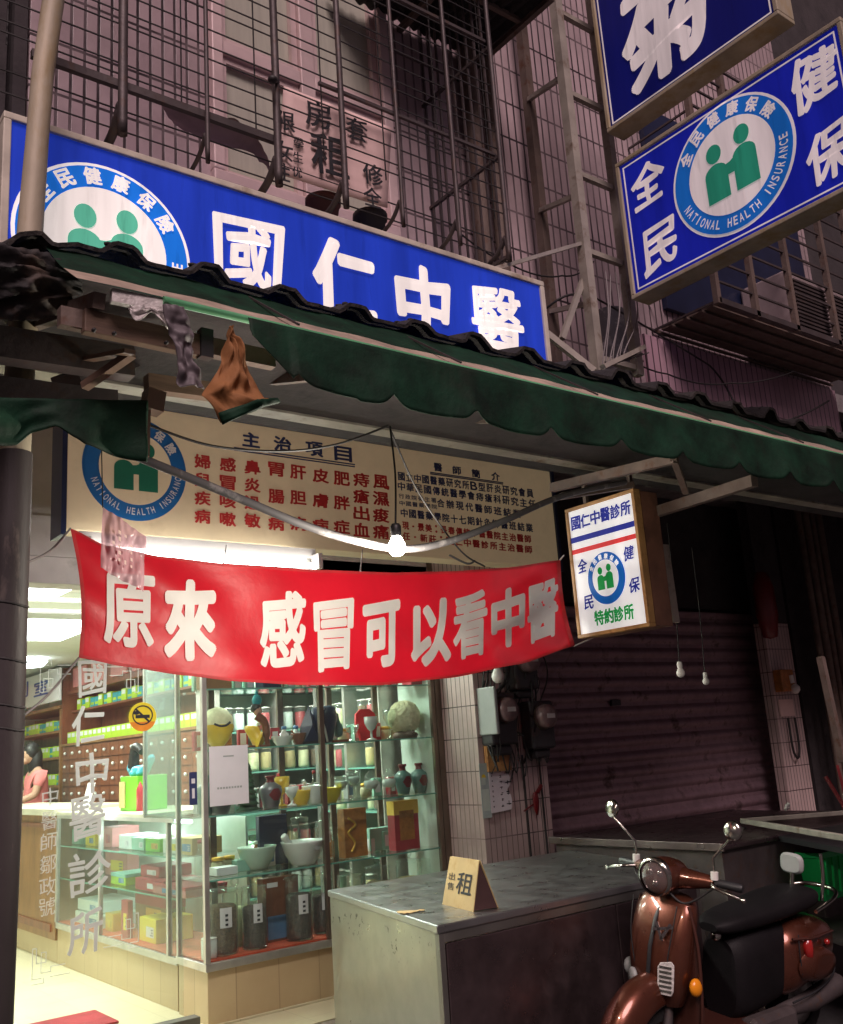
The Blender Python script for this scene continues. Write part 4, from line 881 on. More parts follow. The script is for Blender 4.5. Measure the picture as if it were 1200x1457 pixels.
p = at(763, 1140, Y=5.57); b = MB(); b.lathe([(.001, .07), (.03, .055), (.042, .0), (.03, -.06), (.012, -.10), (.001, -.10)], p, 10, (0, 0, 1), .8, .3); b.bar(p+V(.02, 0, .06), p+V(.07, 0, .11), .02); b.bar(p+V(-.03, 0, -.02), p+V(-.13, 0, -.06), .008)
tag(obj('ornament', b, 'red_lacquer', at0=tuple(p)), 'small dark red charm hanging on the pillar tiles beside the shutter', 'ornament')
# right pillar
b = MB(); b.lathe([(.001, .36), (.10, .34), (.17, .2), (.18, -.1), (.12, -.32), (.001, -.34)], at(1090, 862, Y=5.8), 14, (0, 0, 1), .8, .5); tag(obj('lantern', b, 'red_lacquer', at0=tuple(at(1090, 862, Y=5.8))), 'dark red cloth lantern at the top of the far right pillar', 'lantern')
p = at(1117, 970, Y=5.85); t = thing('wall_box', 'amber box with a small white bulb on the far right pillar', 'switch box', p)
b = MB(); b.box((p.x-.12, 5.80, p.z-.10), (p.x+.10, 5.898, p.z+.12)); obj('case', b, 'amber_box', t, .01)
b = MB(); b.ball((p.x+.06, 5.78, p.z-.08), .05, 10); b.tube([V(p.x+.04, 5.79, p.z-.02), V(p.x+.03, 5.79, p.z+.06)], .025, 8); obj('bulb_glass', b, 'white_plastic', t)
p = at(1122, 1012, Y=5.88); b = MB(); b.box((p.x-.13, 5.885, p.z-.05), (p.x+.12, 5.897, p.z+.12)); tag(obj('plate', b, 'paper_pink', at0=tuple(p)), 'pale plate with dark marks under the amber box', 'plate')
b = MB(); p = at(1130, 1050, Y=5.86); b.tube(cable([p+V(-.05, 0, .2), p+V(-.06, -.01, -.1), p+V(0, -.01, -.2), p+V(.07, 0, -.1), p+V(.07, 0, .2)], 6), .012, 6); tag(obj('hook', b, 'wire', at0=tuple(p)), 'dark cable loop hanging down the far right pillar', 'cable')
b = MB(); b.bar(at(1168, 935, Y=4.4), at(1200, 1085, Y=4.3), .05, .05); tag(obj('post', b, 'rust_steel', at0=tuple(at(1200, 1085, Y=4.3))), 'rusty leaning post at the far right edge', 'post')
b = MB(); b.bar(at(1175, 1105, Y=4.2), at(1203, 1150, Y=4.1), .03, .02); b.bar(at(1192, 1090, Y=4.2), at(1202, 1128, Y=4.1), .02, .02); tag(obj('strap', b, 'red_lacquer', at0=tuple(at(1190, 1130, Y=4.1))), 'red strap in the dark above the metal bar at the right', 'strap')
# ================================================================== steel tables and what stands on them
GZ = .045
tb = thing('steel_table', 'scratched stainless steel work counter with a paper tent sign on it', 'work counter', (3.8, 4.2, 0))
TZ = .862; A_, B_, C_, D_ = V(2.71, 3.557, 0), V(4.55, 3.60, 0), V(5.0, 5.02, 0), V(3.07, 5.02, 0)
FR = Frame((0, 0, 0), (1, 0, 0), (0, 1, 0))
b = MB(); b.prism(FR, [(p.x, p.y) for p in (A_, B_, C_, D_)], TZ-.035, TZ); obj('table_top', b, 'steel_top', tb, .006)
def inset(p, k): c = (A_+B_+C_+D_)/4; return p+(c-p)*k
a, b_, c, d = [inset(p, .012) for p in (A_, B_, C_, D_)]
b = MB(); b.prism(FR, [(p.x, p.y) for p in (a, d, d+V(.03, -.01, 0), a+V(.03, .01, 0))], .02, TZ-.036)
# side panel: worn paint with dark flaked marks
m = mat('steel_side', (.37, .37, .34), .27, .9, var=.08, scale=3, rvar=.22, stain=(.34, .33, .28), stain_at=(.5, .85), sscale=2.2, bump=.05, bscale=7)
nt = m.node_tree; p_ = nt.nodes['Principled BSDF']; g = nt.nodes.new('ShaderNodeNewGeometry'); s_ = nt.nodes.new('ShaderNodeSeparateXYZ'); nt.links.new(g.outputs['Position'], s_.inputs[0])
n1 = _ramp(nt, _noise(nt, g.outputs['Position'], 24, 6, .7), .585, .61); 
zr = _ramp(nt, s_.outputs[2], .62, .70); zt_ = _ramp(nt, s_.outputs[2], .775, .80, (1, 1, 1), (0, 0, 0))
yr = _ramp(nt, _noise(nt, g.outputs['Position'], 3.5, 2), .45, .55)
f = _mix(nt, _mix(nt, _mix(nt, n1, zr, 1.0, 'MULTIPLY'), zt_, 1.0, 'MULTIPLY'), yr, 1.0, 'MULTIPLY')
src = p_.inputs['Base Color'].links[0].from_socket; nt.links.new(_mix(nt, src, (.03, .03, .028), f), p_.inputs['Base Color']); p_.inputs['Metallic'].default_value = .95; M['steel_side'] = m
obj('side_panel', b, 'steel_side', tb, .002)
b = MB(); fv = (b_-a).normalized(); FF = Frame(a, fv, (0, 0, 1)); L = (b_-a).length
b.fbox(FF, 0, .02, .03, TZ-.036, -.03, .002); b.fbox(FF, L-.03, .02, L, TZ-.036, -.03, .002); b.fbox(FF, .031, .02, L-.031, .09, -.03, 0); b.fbox(FF, .031, TZ-.075, L-.031, TZ-.036, -.03, 0); obj('frame', b, 'steel_side', tb, .002)
b = MB(); b.fbox(FF, .034, .094, L*.62, TZ-.079, -.02, .006); obj('front_panel', b, 'steel_dark', tb, .004)
b = MB(); b.fbox(FF, L*.62+.006, .094, L-.034, TZ-.079, -.02, .006); obj('front_panel', b, 'steel_dark', tb, .004)
t2 = thing('steel_table', 'second dark steel work table behind the first, before the shutter', 'work table', (6, 4.3, 0))
b = MB(); b.box((4.98, 3.75, .905), (7.1, 5.18, .935)); obj('table_top', b, 'steel_dark', t2, .006)
b = MB(); b.box((4.970, 3.74, .90), (4.979, 5.19, .945)); b.box((4.98, 5.181, .90), (7.1, 5.19, .945)); obj('rim', b, 'steel_dark', t2, .003)
b = MB(); b.box((5.0, 3.78, .1), (7.08, 5.15, .904)); obj('cabinet', b, 'dark_steel', t2)
t3 = thing('metal_cart', 'dark cart with a thick pale metal edge at the right side', 'cart', (6.3, 3.7, 0))
p, q = at(1056, 1168, Z=.99), at(1206, 1193, Z=.99); d_ = (q-p); nrm = V(-d_.y, d_.x, 0).normalized()
q2 = p+d_*1.15; 
b = MB(); b.bar(p, q2, .026, .034); b.bar(p, p+nrm*.9, .022, .03); obj('rim', b, 'steel_paint', t3, .005)
b = MB(); w4 = [p+nrm*.02, q2+nrm*.02, q2+nrm*.9, p+nrm*.9]; b.prism(FR, [(v.x, v.y) for v in w4], .90, .93); obj('table_top', b, 'black_plastic', t3)
b = MB(); w4 = [p+nrm*.04, q2+nrm*.04, q2+nrm*.9, p+nrm*.9]; b.prism(FR, [(v.x, v.y) for v in w4], .40, .43); obj('shelf', b, 'dark_steel', t3)
for v in (p, q2, q2+nrm*.88, p+nrm*.88): b = MB(); b.bar((v.x, v.y, 0), (v.x, v.y, .95), .035); obj('leg', b, 'dark_steel', t3)
b = MB(); k = at(1118, 1152, Z=1.02); b.tube([k, k+V(.03, 0, .03)], .012, 6); b.tube([k+V(.06, .02, 0), k+V(.08, .02, .035)], .012, 6); tag(obj('clip', b, 'white_plastic', at0=tuple(k)), 'tiny white clip lying in the dark behind the mirror', 'clip')
# green basket
kp = at(1192, 1245, Y=3.62); cr = thing('plastic_basket', 'bright green plastic basket at the right edge, below the metal bar', 'basket', kp)
def basket(z0, z1, w0, w1, d0, d1, th, mb, cx, cy):
    o_ = [[(-1, -1), (1, -1), (1, 1), (-1, 1)][i] for i in range(4)]
    vs = [V(cx+x*w0, cy+y*d0, z0) for x, y in o_]+[V(cx+x*w1, cy+y*d1, z1) for x, y in o_]+[V(cx+x*(w1-th), cy+y*(d1-th), z1) for x, y in o_]+[V(cx+x*(w0-th), cy+y*(d0-th), z0+th) for x, y in o_]
    fs = [(0, 3, 2, 1)]+[(i, (i+1) % 4, 4+(i+1) % 4, 4+i) for i in range(4)]+[(4+i, 4+(i+1) % 4, 8+(i+1) % 4, 8+i) for i in range(4)]+[(8+i, 8+(i+1) % 4, 12+(i+1) % 4, 12+i) for i in range(4)]+[(12, 13, 14, 15)]
    mb.add(vs, fs)
z1 = at(1170, 1215, Y=3.62).z; z0 = at(1185, 1283, Y=3.62).z; xl = at(1166, 1215, Y=3.62).x
b = MB(); basket(z0, z1, .21, .27, .14, .18, .008, b, xl+.27, 3.80); obj('body', b, 'crate_green', cr)
b = MB()
for y in (3.80-.187, 3.80+.187): b.bar((xl-.01, y, z1-.008), (xl+.55, y, z1-.008), .016, .03)
for x in (xl-.006, xl+.546): b.bar((x, 3.60, z1-.008), (x, 4.0, z1-.008), .016, .03)
for i in range(7): b.bar((xl+.06+i*.07, 3.635, z0+.04), (xl+.04+i*.078, 3.612, z1-.03), .008, .014)
obj('rim', b, 'crate_green', cr)
b = MB(); b.box((xl+.04, 3.66, .05), (xl+.52, 3.96, z0-.002)); tag(obj('stool', b, 'dark_steel', at0=(xl+.27, 3.8, .05), bevel=.01), 'dark low box stool under the green basket', 'stool')
# cardboard tent sign
f0, f1 = at(630, 1287, Z=TZ), at(672, 1297, Z=TZ); f1 = at(674, 1298, Z=TZ)
rb = at(698, 1292, Z=TZ); dirx = (f1-f0).normalized(); back = V(-dirx.y, dirx.x, 0); dep = .13; top = at(640, 1211, Y=(f0.y+back.y*dep*.45))
hh = .215; w = (f1-f0).length; ts = thing('tent_sign', 'folded brown cardboard tent sign with hand drawn characters on the steel counter', 'tent sign', (f0+f1)/2)
apex0 = f0+back*dep*.42+V(0, 0, hh)+dirx*.012; apex1 = f1+back*dep*.42+V(0, 0, hh)-dirx*.01
b = MB(); b.add([f0, f1, apex1, apex0], [(0, 1, 2, 3)]); obj('front_panel', b, 'card', ts, solid=.004)
b = MB(); b.add([f0+back*dep, f1+back*dep, apex1+back*.006, apex0+back*.006], [(0, 3, 2, 1)]); obj('back_panel', b, 'card', ts, solid=.004)
b = MB(); b.add([f1-dirx*.004+V(0, 0, .004), f1-dirx*.004+back*dep+V(0, 0, .004), apex1-dirx*.006+back*.003-V(0, 0, .01)], [(0, 1, 2)]); obj('side_wrap', b, 'card_dark', ts, solid=.002)
up = (apex0-f0+apex1-f1).normalized(); TF = Frame((f0+f1)/2, dirx, up); 
b = MB(); SL = (apex0-f0).length; letter(b, lambda u, v: TF(u, v, .004), '租', w*.13, SL*.50, w*.50, SL*.44, .010, .08); letter(b, lambda u, v: TF(u, v, .004), '出', -w*.30, SL*.60, w*.2, SL*.15, 0); letter(b, lambda u, v: TF(u, v, .004), '售', -w*.30, SL*.40, w*.22, SL*.15, 0)
obj('lettering', b, 'print_black', ts)
b = MB(); pp = at(582, 1297, Z=TZ+.003)
def scrap(u, v): q = pp+V(-.06+.12*u, -.05+.10*v*(.6+.4*math.sin(u*5)), .002+.006*noise.noise(V(u*5, v*5, 0))); return q
b.grid(scrap, 10, 6); tag(obj('paper_scrap', b, 'card', at0=tuple(pp), solid=.001), 'torn scrap of yellowed paper lying on the steel counter', 'paper scrap')

# ================================================================== the scooter (built facing -X, then leaned on its stand)
S0 = V(3.83, 3.34, 0)
st = thing('scooter', 'copper coloured scooter with round headlight parked in front of the steel counter', 'scooter', tuple(S0))
LEAN = Matrix.Rotation(R(7.5), 3, 'X'); SC = .97
def SP(f, l, h): return S0+LEAN@(V(-f*SC, -l*SC, h*SC))       # forward, left, up in metres
def smb(fn, nu, nv): b = MB(); b.grid(fn, nu, nv); return b
def loft(rings, closed=True, cap=True):
    """rings: lists of (f, l, h) with equal counts"""
    b = MB(); n = len(rings[0]); vs = [SP(*p) for r in rings for p in r]; m = n if closed else n-1
    b.add(vs, [(i*n+k, i*n+(k+1) % n, (i+1)*n+(k+1) % n, (i+1)*n+k) for i in range(len(rings)-1) for k in range(m)], True)
    if cap: b.add(vs[:n], [tuple(range(n-1, -1, -1))], True); b.add(vs[-n:], [tuple(range(n))], True)
    return b
def oval(f, h, w, t, n=20, sq=2.4, lc=0, axis='h'):
    """cross-section: w half width (left-right), t half thickness along the other axis"""
    out = []
    for i in range(n):
        a = 2*math.pi*i/n; c, s = math.cos(a), math.sin(a); x = w*math.copysign(abs(c)**(2/sq), c); y = t*math.copysign(abs(s)**(2/sq), s)
        out.append((f+y, lc+x, h) if axis == 'h' else (f, lc+x, h+y))
    return out
# front shield with its raised nose
rings = []
for h, f, w, t in ((.985, -.02, .05, .03), (.978, -.015, .12, .05), (.95, -.005, .158, .066), (.86, .025, .170, .080), (.74, .055, .172, .086), (.62, .07, .165, .085), (.52, .075, .145, .072), (.47, .07, .12, .055)): rings.append(oval(f, h*.93-.01, w, t, 24, 2.6))
obj('front_shield', loft(rings), 'scooter_paint', st, subsurf=1)
b = MB(); b.tube([SP(.04, 0, .885), SP(.098, 0, .80), SP(.142, 0, .68), SP(.158, 0, .57), SP(.150, 0, .48)], [.008, .012, .012, .012, .008], 8, flat=.6); obj('centre_groove', b, 'black_plastic', st)
b = loft([oval(.02, h, w, .02, 20, 3) for h, w in ((.88, .14), (.7, .19), (.5, .205), (.36, .20), (.27, .15))]); obj('leg_shield', b, 'scooter_dark', st, subsurf=1)
for sgn in (-1, 1):
    b = MB(); b.tube(cable([SP(.03, sgn*.142, .87), SP(.035, sgn*.192, .7), SP(.035, sgn*.208, .5), SP(.03, sgn*.20, .35), SP(.0, sgn*.16, .26)], 5), .008, 8); obj('shield_trim', b, 'scooter_dark', st)
# emblem, badge plate and indicators on the shield
b = MB(); EF = Frame(SP(.128, .068, .76), (LEAN@V(.10, -1, 0)), (LEAN@V(.25, 0, 1)))
for pts in (((-.045, .03), (-.03, .035), (.012, -.04), (-.004, -.04)), ((.045, .035), (.03, .038), (-.012, -.035), (.004, -.04)), ((-.05, .005), (.05, .03), (.05, .018), (-.05, -.008))): b.prism(EF, [(x, y) for x, y in pts], 0, .006)
obj('badge', b, 'chrome', st)
b = MB(); GF = Frame(SP(.147, .092, .56), (LEAN@V(.35, -1, 0)), (LEAN@V(.05, 0, 1)))
b.prism(GF, [(-.035, -.07), (.03, -.07), (.04, -.05), (.042, .06), (.03, .075), (-.022, .065), (-.035, .045)], 0, .008); gr = obj('side_grille', b, 'plastic_wrap', st, .003)
b = MB()
for i in range(6): b.fbox(GF, -.025, -.055+i*.02, .032, -.047+i*.02, .0085, .012)
obj('grille_bars', b, 'chrome', gr)
b = MB(); b.lathe([(.001, .0), (.038, 0), (.04, .012), (.030, .02), (.001, .024)], SP(.138, -.100, .52), 20, LEAN@V(-.9, .45, 0)); obj('horn_cover', b, 'grey_plastic', st)
for sgn, mm in ((1, 'amber'), (-1, 'grey_plastic')):
    b = MB(); b.ball(SP(.06, sgn*.195, .53), .030, 14, 1.2, .8, 1.3); obj('indicator', b, mm, st)
# headset: headlight, bars, grips, levers, mirrors
b = loft([oval(f, h, w, t, 20, 2.2, 0, 'v') for f, h, w, t in ((-.10, .985, .05, .04), (-.05, .995, .09, .065), (.02, .995, .105, .080), (.075, .99, .10, .080), (.095, .988, .088, .076))]); obj('headset', b, 'scooter_paint', st, subsurf=1)
HN = (LEAN@V(-.97, -.10, -.12)).normalized()
b = MB(); b.lathe([(.082, -.02), (.090, .0), (.088, .018), (.076, .022)], SP(.088, 0, .988), 32, HN); hr = obj('headlight_rim', b, 'chrome', st)
b = MB(); b.lathe([(.001, -.03), (.03, -.025), (.06, -.008), (.076, .012)], SP(.088, 0, .988), 28, HN); obj('reflector', b, 'chrome', hr)
b = MB(); b.lathe([(.076, .012), (.055, .027), (.03, .034), (.001, .036)], SP(.088, 0, .988), 28, HN); obj('headlight', b, 'lens', st)
b = MB()
for dx, dz in ((-.03, .02), (.03, .02), (0, -.03)): b.ball(SP(.09, dx, .988+dz), .018, 10)
obj('lamp_bulbs', b, 'chrome', hr)
b = MB(); b.tube([SP(-.02, 0, .80), SP(0, 0, .96)], [.05, .04], 14); obj('neck', b, 'scooter_dark', st)
for sgn in (-1, 1):
    b = loft([[(p[0], sgn*l, p[2]) for p in oval(0, 0, 0, 0, 1)] and [(f+r*math.cos(a), sgn*l, h+r*.95*math.sin(a)) for a in [2*math.pi*i/14 for i in range(14)]] for l, f, h, r in ((.07, .0, .985, .055), (.14, -.02, .985, .043), (.20, -.045, .985, .034), (.235, -.055, .985, .028))]); obj('handlebar', b, 'scooter_paint', st)
    b = MB(); b.tube([SP(-.055, sgn*.235, .985), SP(-.075, sgn*.355, .98), SP(-.078, sgn*.365, .98)], [.019, .020, .016], 12); obj('grip', b, 'black_plastic', st)
    b = MB(); b.tube(cable([SP(-.03, sgn*.225, .985), SP(.01, sgn*.27, .98), SP(.005, sgn*.34, .965), SP(-.02, sgn*.405, .945)], 5), [.008]*15+[.010], 8); b.ball(SP(-.02, sgn*.408, .944), .012, 8); obj('lever', b, 'chrome', st)
    b = MB(); b.tube([SP(-.045, sgn*.235, 1.0), SP(-.045, sgn*.235, 1.035)], .018, 10); obj('mirror_clamp', b, 'white_plastic', st)
    e = SP(-.01, sgn*.345, 1.20); b = MB(); b.tube([SP(-.045, sgn*.235, 1.03), SP(-.04, sgn*.235, 1.10), e], .0058, 8); mm = obj('mirror_stem', b, 'chrome', st)
    c = SP(-.01, sgn*.365, 1.245); fw = (LEAN@V(-1, -.15*sgn, .12)).normalized()
    b = MB(); b.lathe([(.001, .016), (.020, .014), (.036, .008), (.044, 0), (.044, -.010), (.001, -.010)], c, 24, fw); b.tube([e, c], .008, 8); obj('mirror', b, 'chrome', st)
b = MB(); b.tube(cable([SP(.06, -.05, .96), SP(.02, -.12, .90), SP(-.02, -.22, .96), SP(-.04, -.25, .985)], 6), .006, 6); b.tube(cable([SP(.06, .04, .93), SP(.03, .12, .88), SP(-.03, .22, .95), SP(-.04, .25, .985)], 6), .006, 6); obj('cable', b, 'wire', st)
# front fender, wheel
fc = (.13, 0, .24)
rings = []
for i in range(13):
    a = R(-35+i*15.5); r = .285+.012*math.sin(i); f = fc[0]+.295*math.sin(a)*1.05; h = fc[2]+.285*math.cos(a)
    w = .09*math.sin(math.pi*min(1, max(.12, (i+1.6)/13.5)))**.5
    nf, nh = math.sin(a), math.cos(a); rings.append([(f+nf*k, w*l, h+nh*k) for l, k in ((-1, -.09), (-.97, -.03), (-.75, .015), (-.4, .038), (0, .045), (.4, .038), (.75, .015), (.97, -.03), (1, -.09))])
o = obj('front_fender', loft(rings, False, False), 'scooter_paint', st, solid=.006, subsurf=1)
b = MB(); b.tube([SP(.29, 0, .525), SP(.35, 0, .48), SP(.385, 0, .435)], [.004, .009, .003], 8); obj('fender_crest', b, 'chrome', st)
def wheel(f, h, r=.215):
    b = MB(); c = SP(f, 0, h); ax = LEAN@V(0, 1, 0); b.lathe([(r*SC*.60, -.045), (r*SC*.80, -.05), (r*SC*.95, -.04), (r*SC, 0), (r*SC*.95, .04), (r*SC*.80, .05), (r*SC*.60, .045), (r*SC*.60, -.045)], c, 32, ax); w = obj('wheel', b, 'rubber', st)
    b = MB(); b.lathe([(.001, -.045), (.03, -.045), (.035, -.02), (r*SC*.45, -.015), (r*SC*.6, -.035), (r*SC*.6, .035), (r*SC*.45, .02), (.03, .045), (.001, .045)], c, 24, ax); obj('rim', b, 'alu', w)
wheel(.13, .225); wheel(-1.02, .225)
b = MB(); b.tube([SP(.05, .0, .7), SP(.09, .06, .40), SP(.13, .075, .225)], .022, 10); obj('fork', b, 'dark_steel', st)
# floor board, body, seat, tail
b = loft([oval(f, .235, w, .035, 18, 3.5, 0, 'v') for f, w in ((.03, .16), (-.05, .20), (-.2, .20), (-.38, .19), (-.46, .15))]); obj('floor_board', b, 'scooter_dark', st, .004)
rings = []
for f, hc, w, t in ((-.70, .45, .10, .12), (-.73, .46, .16, .165), (-.79, .475, .19, .188), (-.86, .49, .20, .19), (-.95, .50, .20, .175), (-1.12, .505, .175, .15), (-1.24, .51, .12, .10), (-1.28, .51, .06, .05)): rings.append(oval(f, hc, w, t, 24, 2.6, 0, 'v'))
obj('rear_body', loft(rings), 'scooter_paint', st, subsurf=1)
b = loft([oval(f, hc, w, t, 20, 3, 0, 'v') for f, hc, w, t in ((-.38, .44, .10, .19), (-.42, .45, .14, .21), (-.60, .47, .15, .21), (-.80, .48, .14, .19))]); obj('seat_base', b, 'black_seat', st, subsurf=1)
for sgn in (-1, 1):
    b = MB(); b.tube(cable([SP(-.76, sgn*.17, .60), SP(-.82, sgn*.192, .60), SP(-.9, sgn*.205, .595), SP(-1.15, sgn*.16, .58)], 5), .007, 8); obj('side_trim', b, 'scooter_dark', st)
    b = loft([[(f+.0, sgn*(.19+dl*.035), h) for f, h, dl in ((-.93+.15*k*math.cos(a)-.08*(1-k), .46+.085*k*math.sin(a), 0 if k > .9 else 1) for a in [2*math.pi*i/20 for i in range(20)])] for k in (1, .8, .4, .02)], True, False); obj('side_panel', b, 'scooter_paint', st)
rings = []
for f, hc, w, t in ((-.30, .695, .05, .02), (-.34, .70, .10, .04), (-.45, .71, .125, .05), (-.65, .715, .14, .052), (-.85, .735, .15, .055), (-1.05, .745, .14, .055), (-1.15, .745, .10, .04), (-1.18, .745, .04, .015)): rings.append(oval(f, hc, w, t, 20, 2.8, 0, 'v'))
obj('seat', loft(rings), 'black_seat', st, subsurf=1)
b = MB(); b.ball(SP(-.335, .02, .655), .028, 12); obj('seat_knob', b, 'chrome', st)
b = MB(); b.tube(cable([SP(-1.0, -.16, .70), SP(-1.2, -.15, .74), SP(-1.30, -.08, .76), SP(-1.30, .08, .76), SP(-1.2, .15, .74), SP(-1.0, .16, .70)], 6), .011, 10); obj('grab_rail', b, 'chrome', st)
b = MB(); b.tube(cable([SP(-1.16, .10, .72), SP(-1.18, .10, .84), SP(-1.19, .085, .96)], 6), .009, 8); obj('rack_bar', b, 'chrome', st)
b = loft([oval(-1.06-.02*i, .905, .07*k, .055*k, 20, 3.2, -.02, 'v') for i, k in ((0, .8), (.6, 1), (1.2, 1), (1.8, .85))]); obj('back_rest', b, 'grey_plastic', st, .004)
b = MB(); b.tube([SP(-1.07, -.02, .79), SP(-1.075, -.02, .86)], .011, 8); obj('rest_stem', b, 'chrome', st)
b = MB(); b.lathe([(.001, .03), (.04, .026), (.055, .01), (.055, -.01), (.001, -.01)], SP(-.86, .190, .545), 18, LEAN@V(.2, -1, .1), 1.0, .55); obj('red_reflection', b, 'tail_red', st)  # flattened red disc paints a reflection on the side panel
b = MB(); b.ball(SP(-1.02, .205, .555), .016, 10); obj('rear_indicator', b, 'tail_red', st)
b = MB(); b.tube(cable([SP(-.74, .175, .30), SP(-.95, .192, .33), SP(-1.15, .16, .37), SP(-1.25, .09, .41)], 6), .005, 6); b.tube(cable([SP(-.80, .196, .43), SP(-.79, .193, .52), SP(-.80, .18, .62)], 6), .003, 6); obj('panel_seam', b, 'black_plastic', st)
b = MB(); b.tube(cable([SP(.10, .13, .88), SP(.135, .12, .74), SP(.142, .10, .62), SP(.12, .09, .50)], 6), .0028, 6); b.tube(cable([SP(.10, -.13, .88), SP(.135, -.12, .74), SP(.142, -.10, .62), SP(.12, -.09, .50)], 6), .0028, 6); obj('panel_seam', b, 'black_plastic', st)
b = MB(); b.tube([SP(-.70, .12, .25), SP(-.95, .14, .26), SP(-1.20, .15, .30)], [.03, .05, .055], 12); obj('exhaust', b, 'dark_steel', st)
b = MB(); b.box(tuple(SP(-.62, .14, .18)-V(.22, .06, .06)), tuple(SP(-.62, .14, .18)+V(.14, .04, .10))); obj('engine_cover', b, 'dark_steel', st, .03)
b = MB(); b.tube([SP(-.30, .05, .2), V(SP(-.32, .22, 0).x, SP(-.32, .25, 0).y, .008)], .011, 8); obj('side_stand', b, 'dark_steel', st)
# ================================================================== shop front glass and door
CX, CYF, CYB, CR_ = 2.78, 5.99, 6.44, 4.69
gd = thing('glass_door', 'glass clinic door with white lettering and key pattern corners', 'glass door', (1.9, 5.96, .06))
b = MB(); b.box((1.05, 5.955, .10), (2.62, 5.965, 2.66)); obj('pane', b, 'glass', gd)
DF = Frame((0, 5.95, 0), (1, 0, 0), (0, 0, 1))
t = MB()
for ch, x, y, w, h in (('國', 132, 965, 20, 25), ('仁', 126, 1032, 24, 28), ('中', 131, 1100, 23, 30), ('醫', 125, 1163, 25, 30), ('診', 128, 1243, 30, 30), ('所', 120, 1326, 25, 30)): pxl(t, DF, ch, x-w, y-h, x+w, y+h, .012, 0, 0, .07, Y=5.95)
for ch, y in (('中', 1134), ('醫', 1167), ('師', 1197), ('鄒', 1229), ('政', 1261), ('號', 1290)): pxl(t, DF, ch, 71-(y-1134)*.03-11, y-13, 71-(y-1134)*.03+12, y+13, 0, 0, 0, .06, Y=5.95)
obj('lettering', t, 'door_print', gd)
b = MB()
def fret(px, py, sx, sy, k=1):
    a, z = DF.inv(at(px, py, Y=5.95)); u = .026*k
    for x0, y0, x1, y1 in ((0, 0, 0, 3), (0, 3, 2, 3), (2, 3, 2, 1), (2, 1, 1, 1), (1, 1, 1, 5), (1, 5, 3, 5), (3, 5, 3, 4), (3, 4, 6, 4), (0, 0, -.8, 0), (-.8, 0, -.8, 6), (-.8, 6, 1, 6), (-.8, 7, 1.6, 7), (1.6, 7, 1.6, 6), (3, 6, 7, 6)):
        q = sorted((a+sx*x0*u, a+sx*x1*u)); r = sorted((z+sy*y0*u, z+sy*y1*u)); b.fbox(DF, q[0]-.002, r[0]-.002, q[1]+.002, r[1]+.002, 0, .001)
fret(62, 985, 1, 1); fret(192, 985, -1, 1); fret(52, 1350, 1, -1); fret(192, 1300, -1, -1)
obj('key_pattern', b, 'door_print', gd)
st_ = thing('no_smoking_sticker', 'round yellow no smoking sticker on the clinic glass', 'sticker', at(203, 1020, Y=5.94))
SF = Frame(at(203, 1020, Y=5.944), (1, 0, 0), (0, 0, 1)); r = .088
circ = [(math.cos(2*math.pi*i/40), math.sin(2*math.pi*i/40)) for i in range(40)]
b = MB(); b.poly(SF, [(x*r, y*r) for x, y in circ]); obj('disc', b, 'yellow', st_)
b = MB(); b.poly(SF, [(x*r, y*r) for x, y in [(math.cos(R(a)), math.sin(R(a))) for a in range(200, 341, 10)]], .001); obj('orange_band', b, mat('orange_print', (.75, .25, .02)), st_)
b = MB(); b.fbox(SF, -.045, -.008, .045, .012, .001, .0016); b.poly(SF, [(-.04+.02*math.cos(t), .025+.012*math.sin(t)) for t in [2*math.pi*i/12 for i in range(12)]], .0012)
for i in range(32):
    a0, a1 = 2*math.pi*i/32, 2*math.pi*(i+1)/32; b.add([SF(.066*math.cos(a0), .01+.06*math.sin(a0), .0015), SF(.066*math.cos(a1), .01+.06*math.sin(a1), .0015), SF(.058*math.cos(a1), .01+.052*math.sin(a1), .0015), SF(.058*math.cos(a0), .01+.052*math.sin(a0), .0015)], [(0, 1, 2, 3)])
b.add([SF(-.05, .045, .002), SF(-.038, .05, .002), SF(.05, -.03, .002), SF(.038, -.036, .002)], [(0, 1, 2, 3)]); obj('cigarette_mark', b, 'print_black', st_)
b = MB(); b.box((.3, 5.90, .05), (2.70, 5.985, .15)); tag(obj('door_sill', b, 'sill_dark', at0=(1.5, 5.94, .05), bevel=.004), 'dark stone door sill beside the corner of the display cabinet', 'door sill')
b = MB(); b.box((1.35, 6.55, .062), (2.45, 6.98, .075)); tag(obj('door_mat', b, 'mat_red', at0=(1.9, 6.8, .062)), 'dark red door mat on the pale shop floor tiles', 'mat')

# ================================================================== display cabinet
ZT, ZA, ZB_, ZC, ZD, ZS = 2.07, 1.68, 1.272, .885, .42, .36
dc = thing('display_cabinet', 'glass corner display cabinet full of jars and ornaments on a stone plinth', 'display cabinet', (3.7, 6.2, .05))
b = MB(); b.box((CX+.02, CYF+.02, .05), (CR_, CYB, ZS)); obj('plinth', b, 'stone_tile', dc, .003)
b = MB(); b.box((CX, CYF, ZS+.001), (CR_, CYB, ZD-.012)); obj('base_rail', b, 'alu', dc, .004)
b = MB(); b.box((CX+.03, CYF+.03, ZD-.011), (CR_-.03, CYB-.03, ZD)); obj('red_lining', b, 'floor_red', dc)
for x, y, w in ((CX, CYF, .034), (3.66, CYF, .036), (CR_-.036, CYF, .036), (CX, CYB-.04, .03)): b = MB(); b.box((x, y, ZD-.010), (x+w, y+w, 2.9)); obj('post', b, 'alu' if x < 3 else 'alu_bronze', dc, .003)
b = MB(); b.box((CX+.036, CYF+.010, ZD), (3.658, CYF+.016, 2.88)); obj('front_pane', b, 'glass', dc)
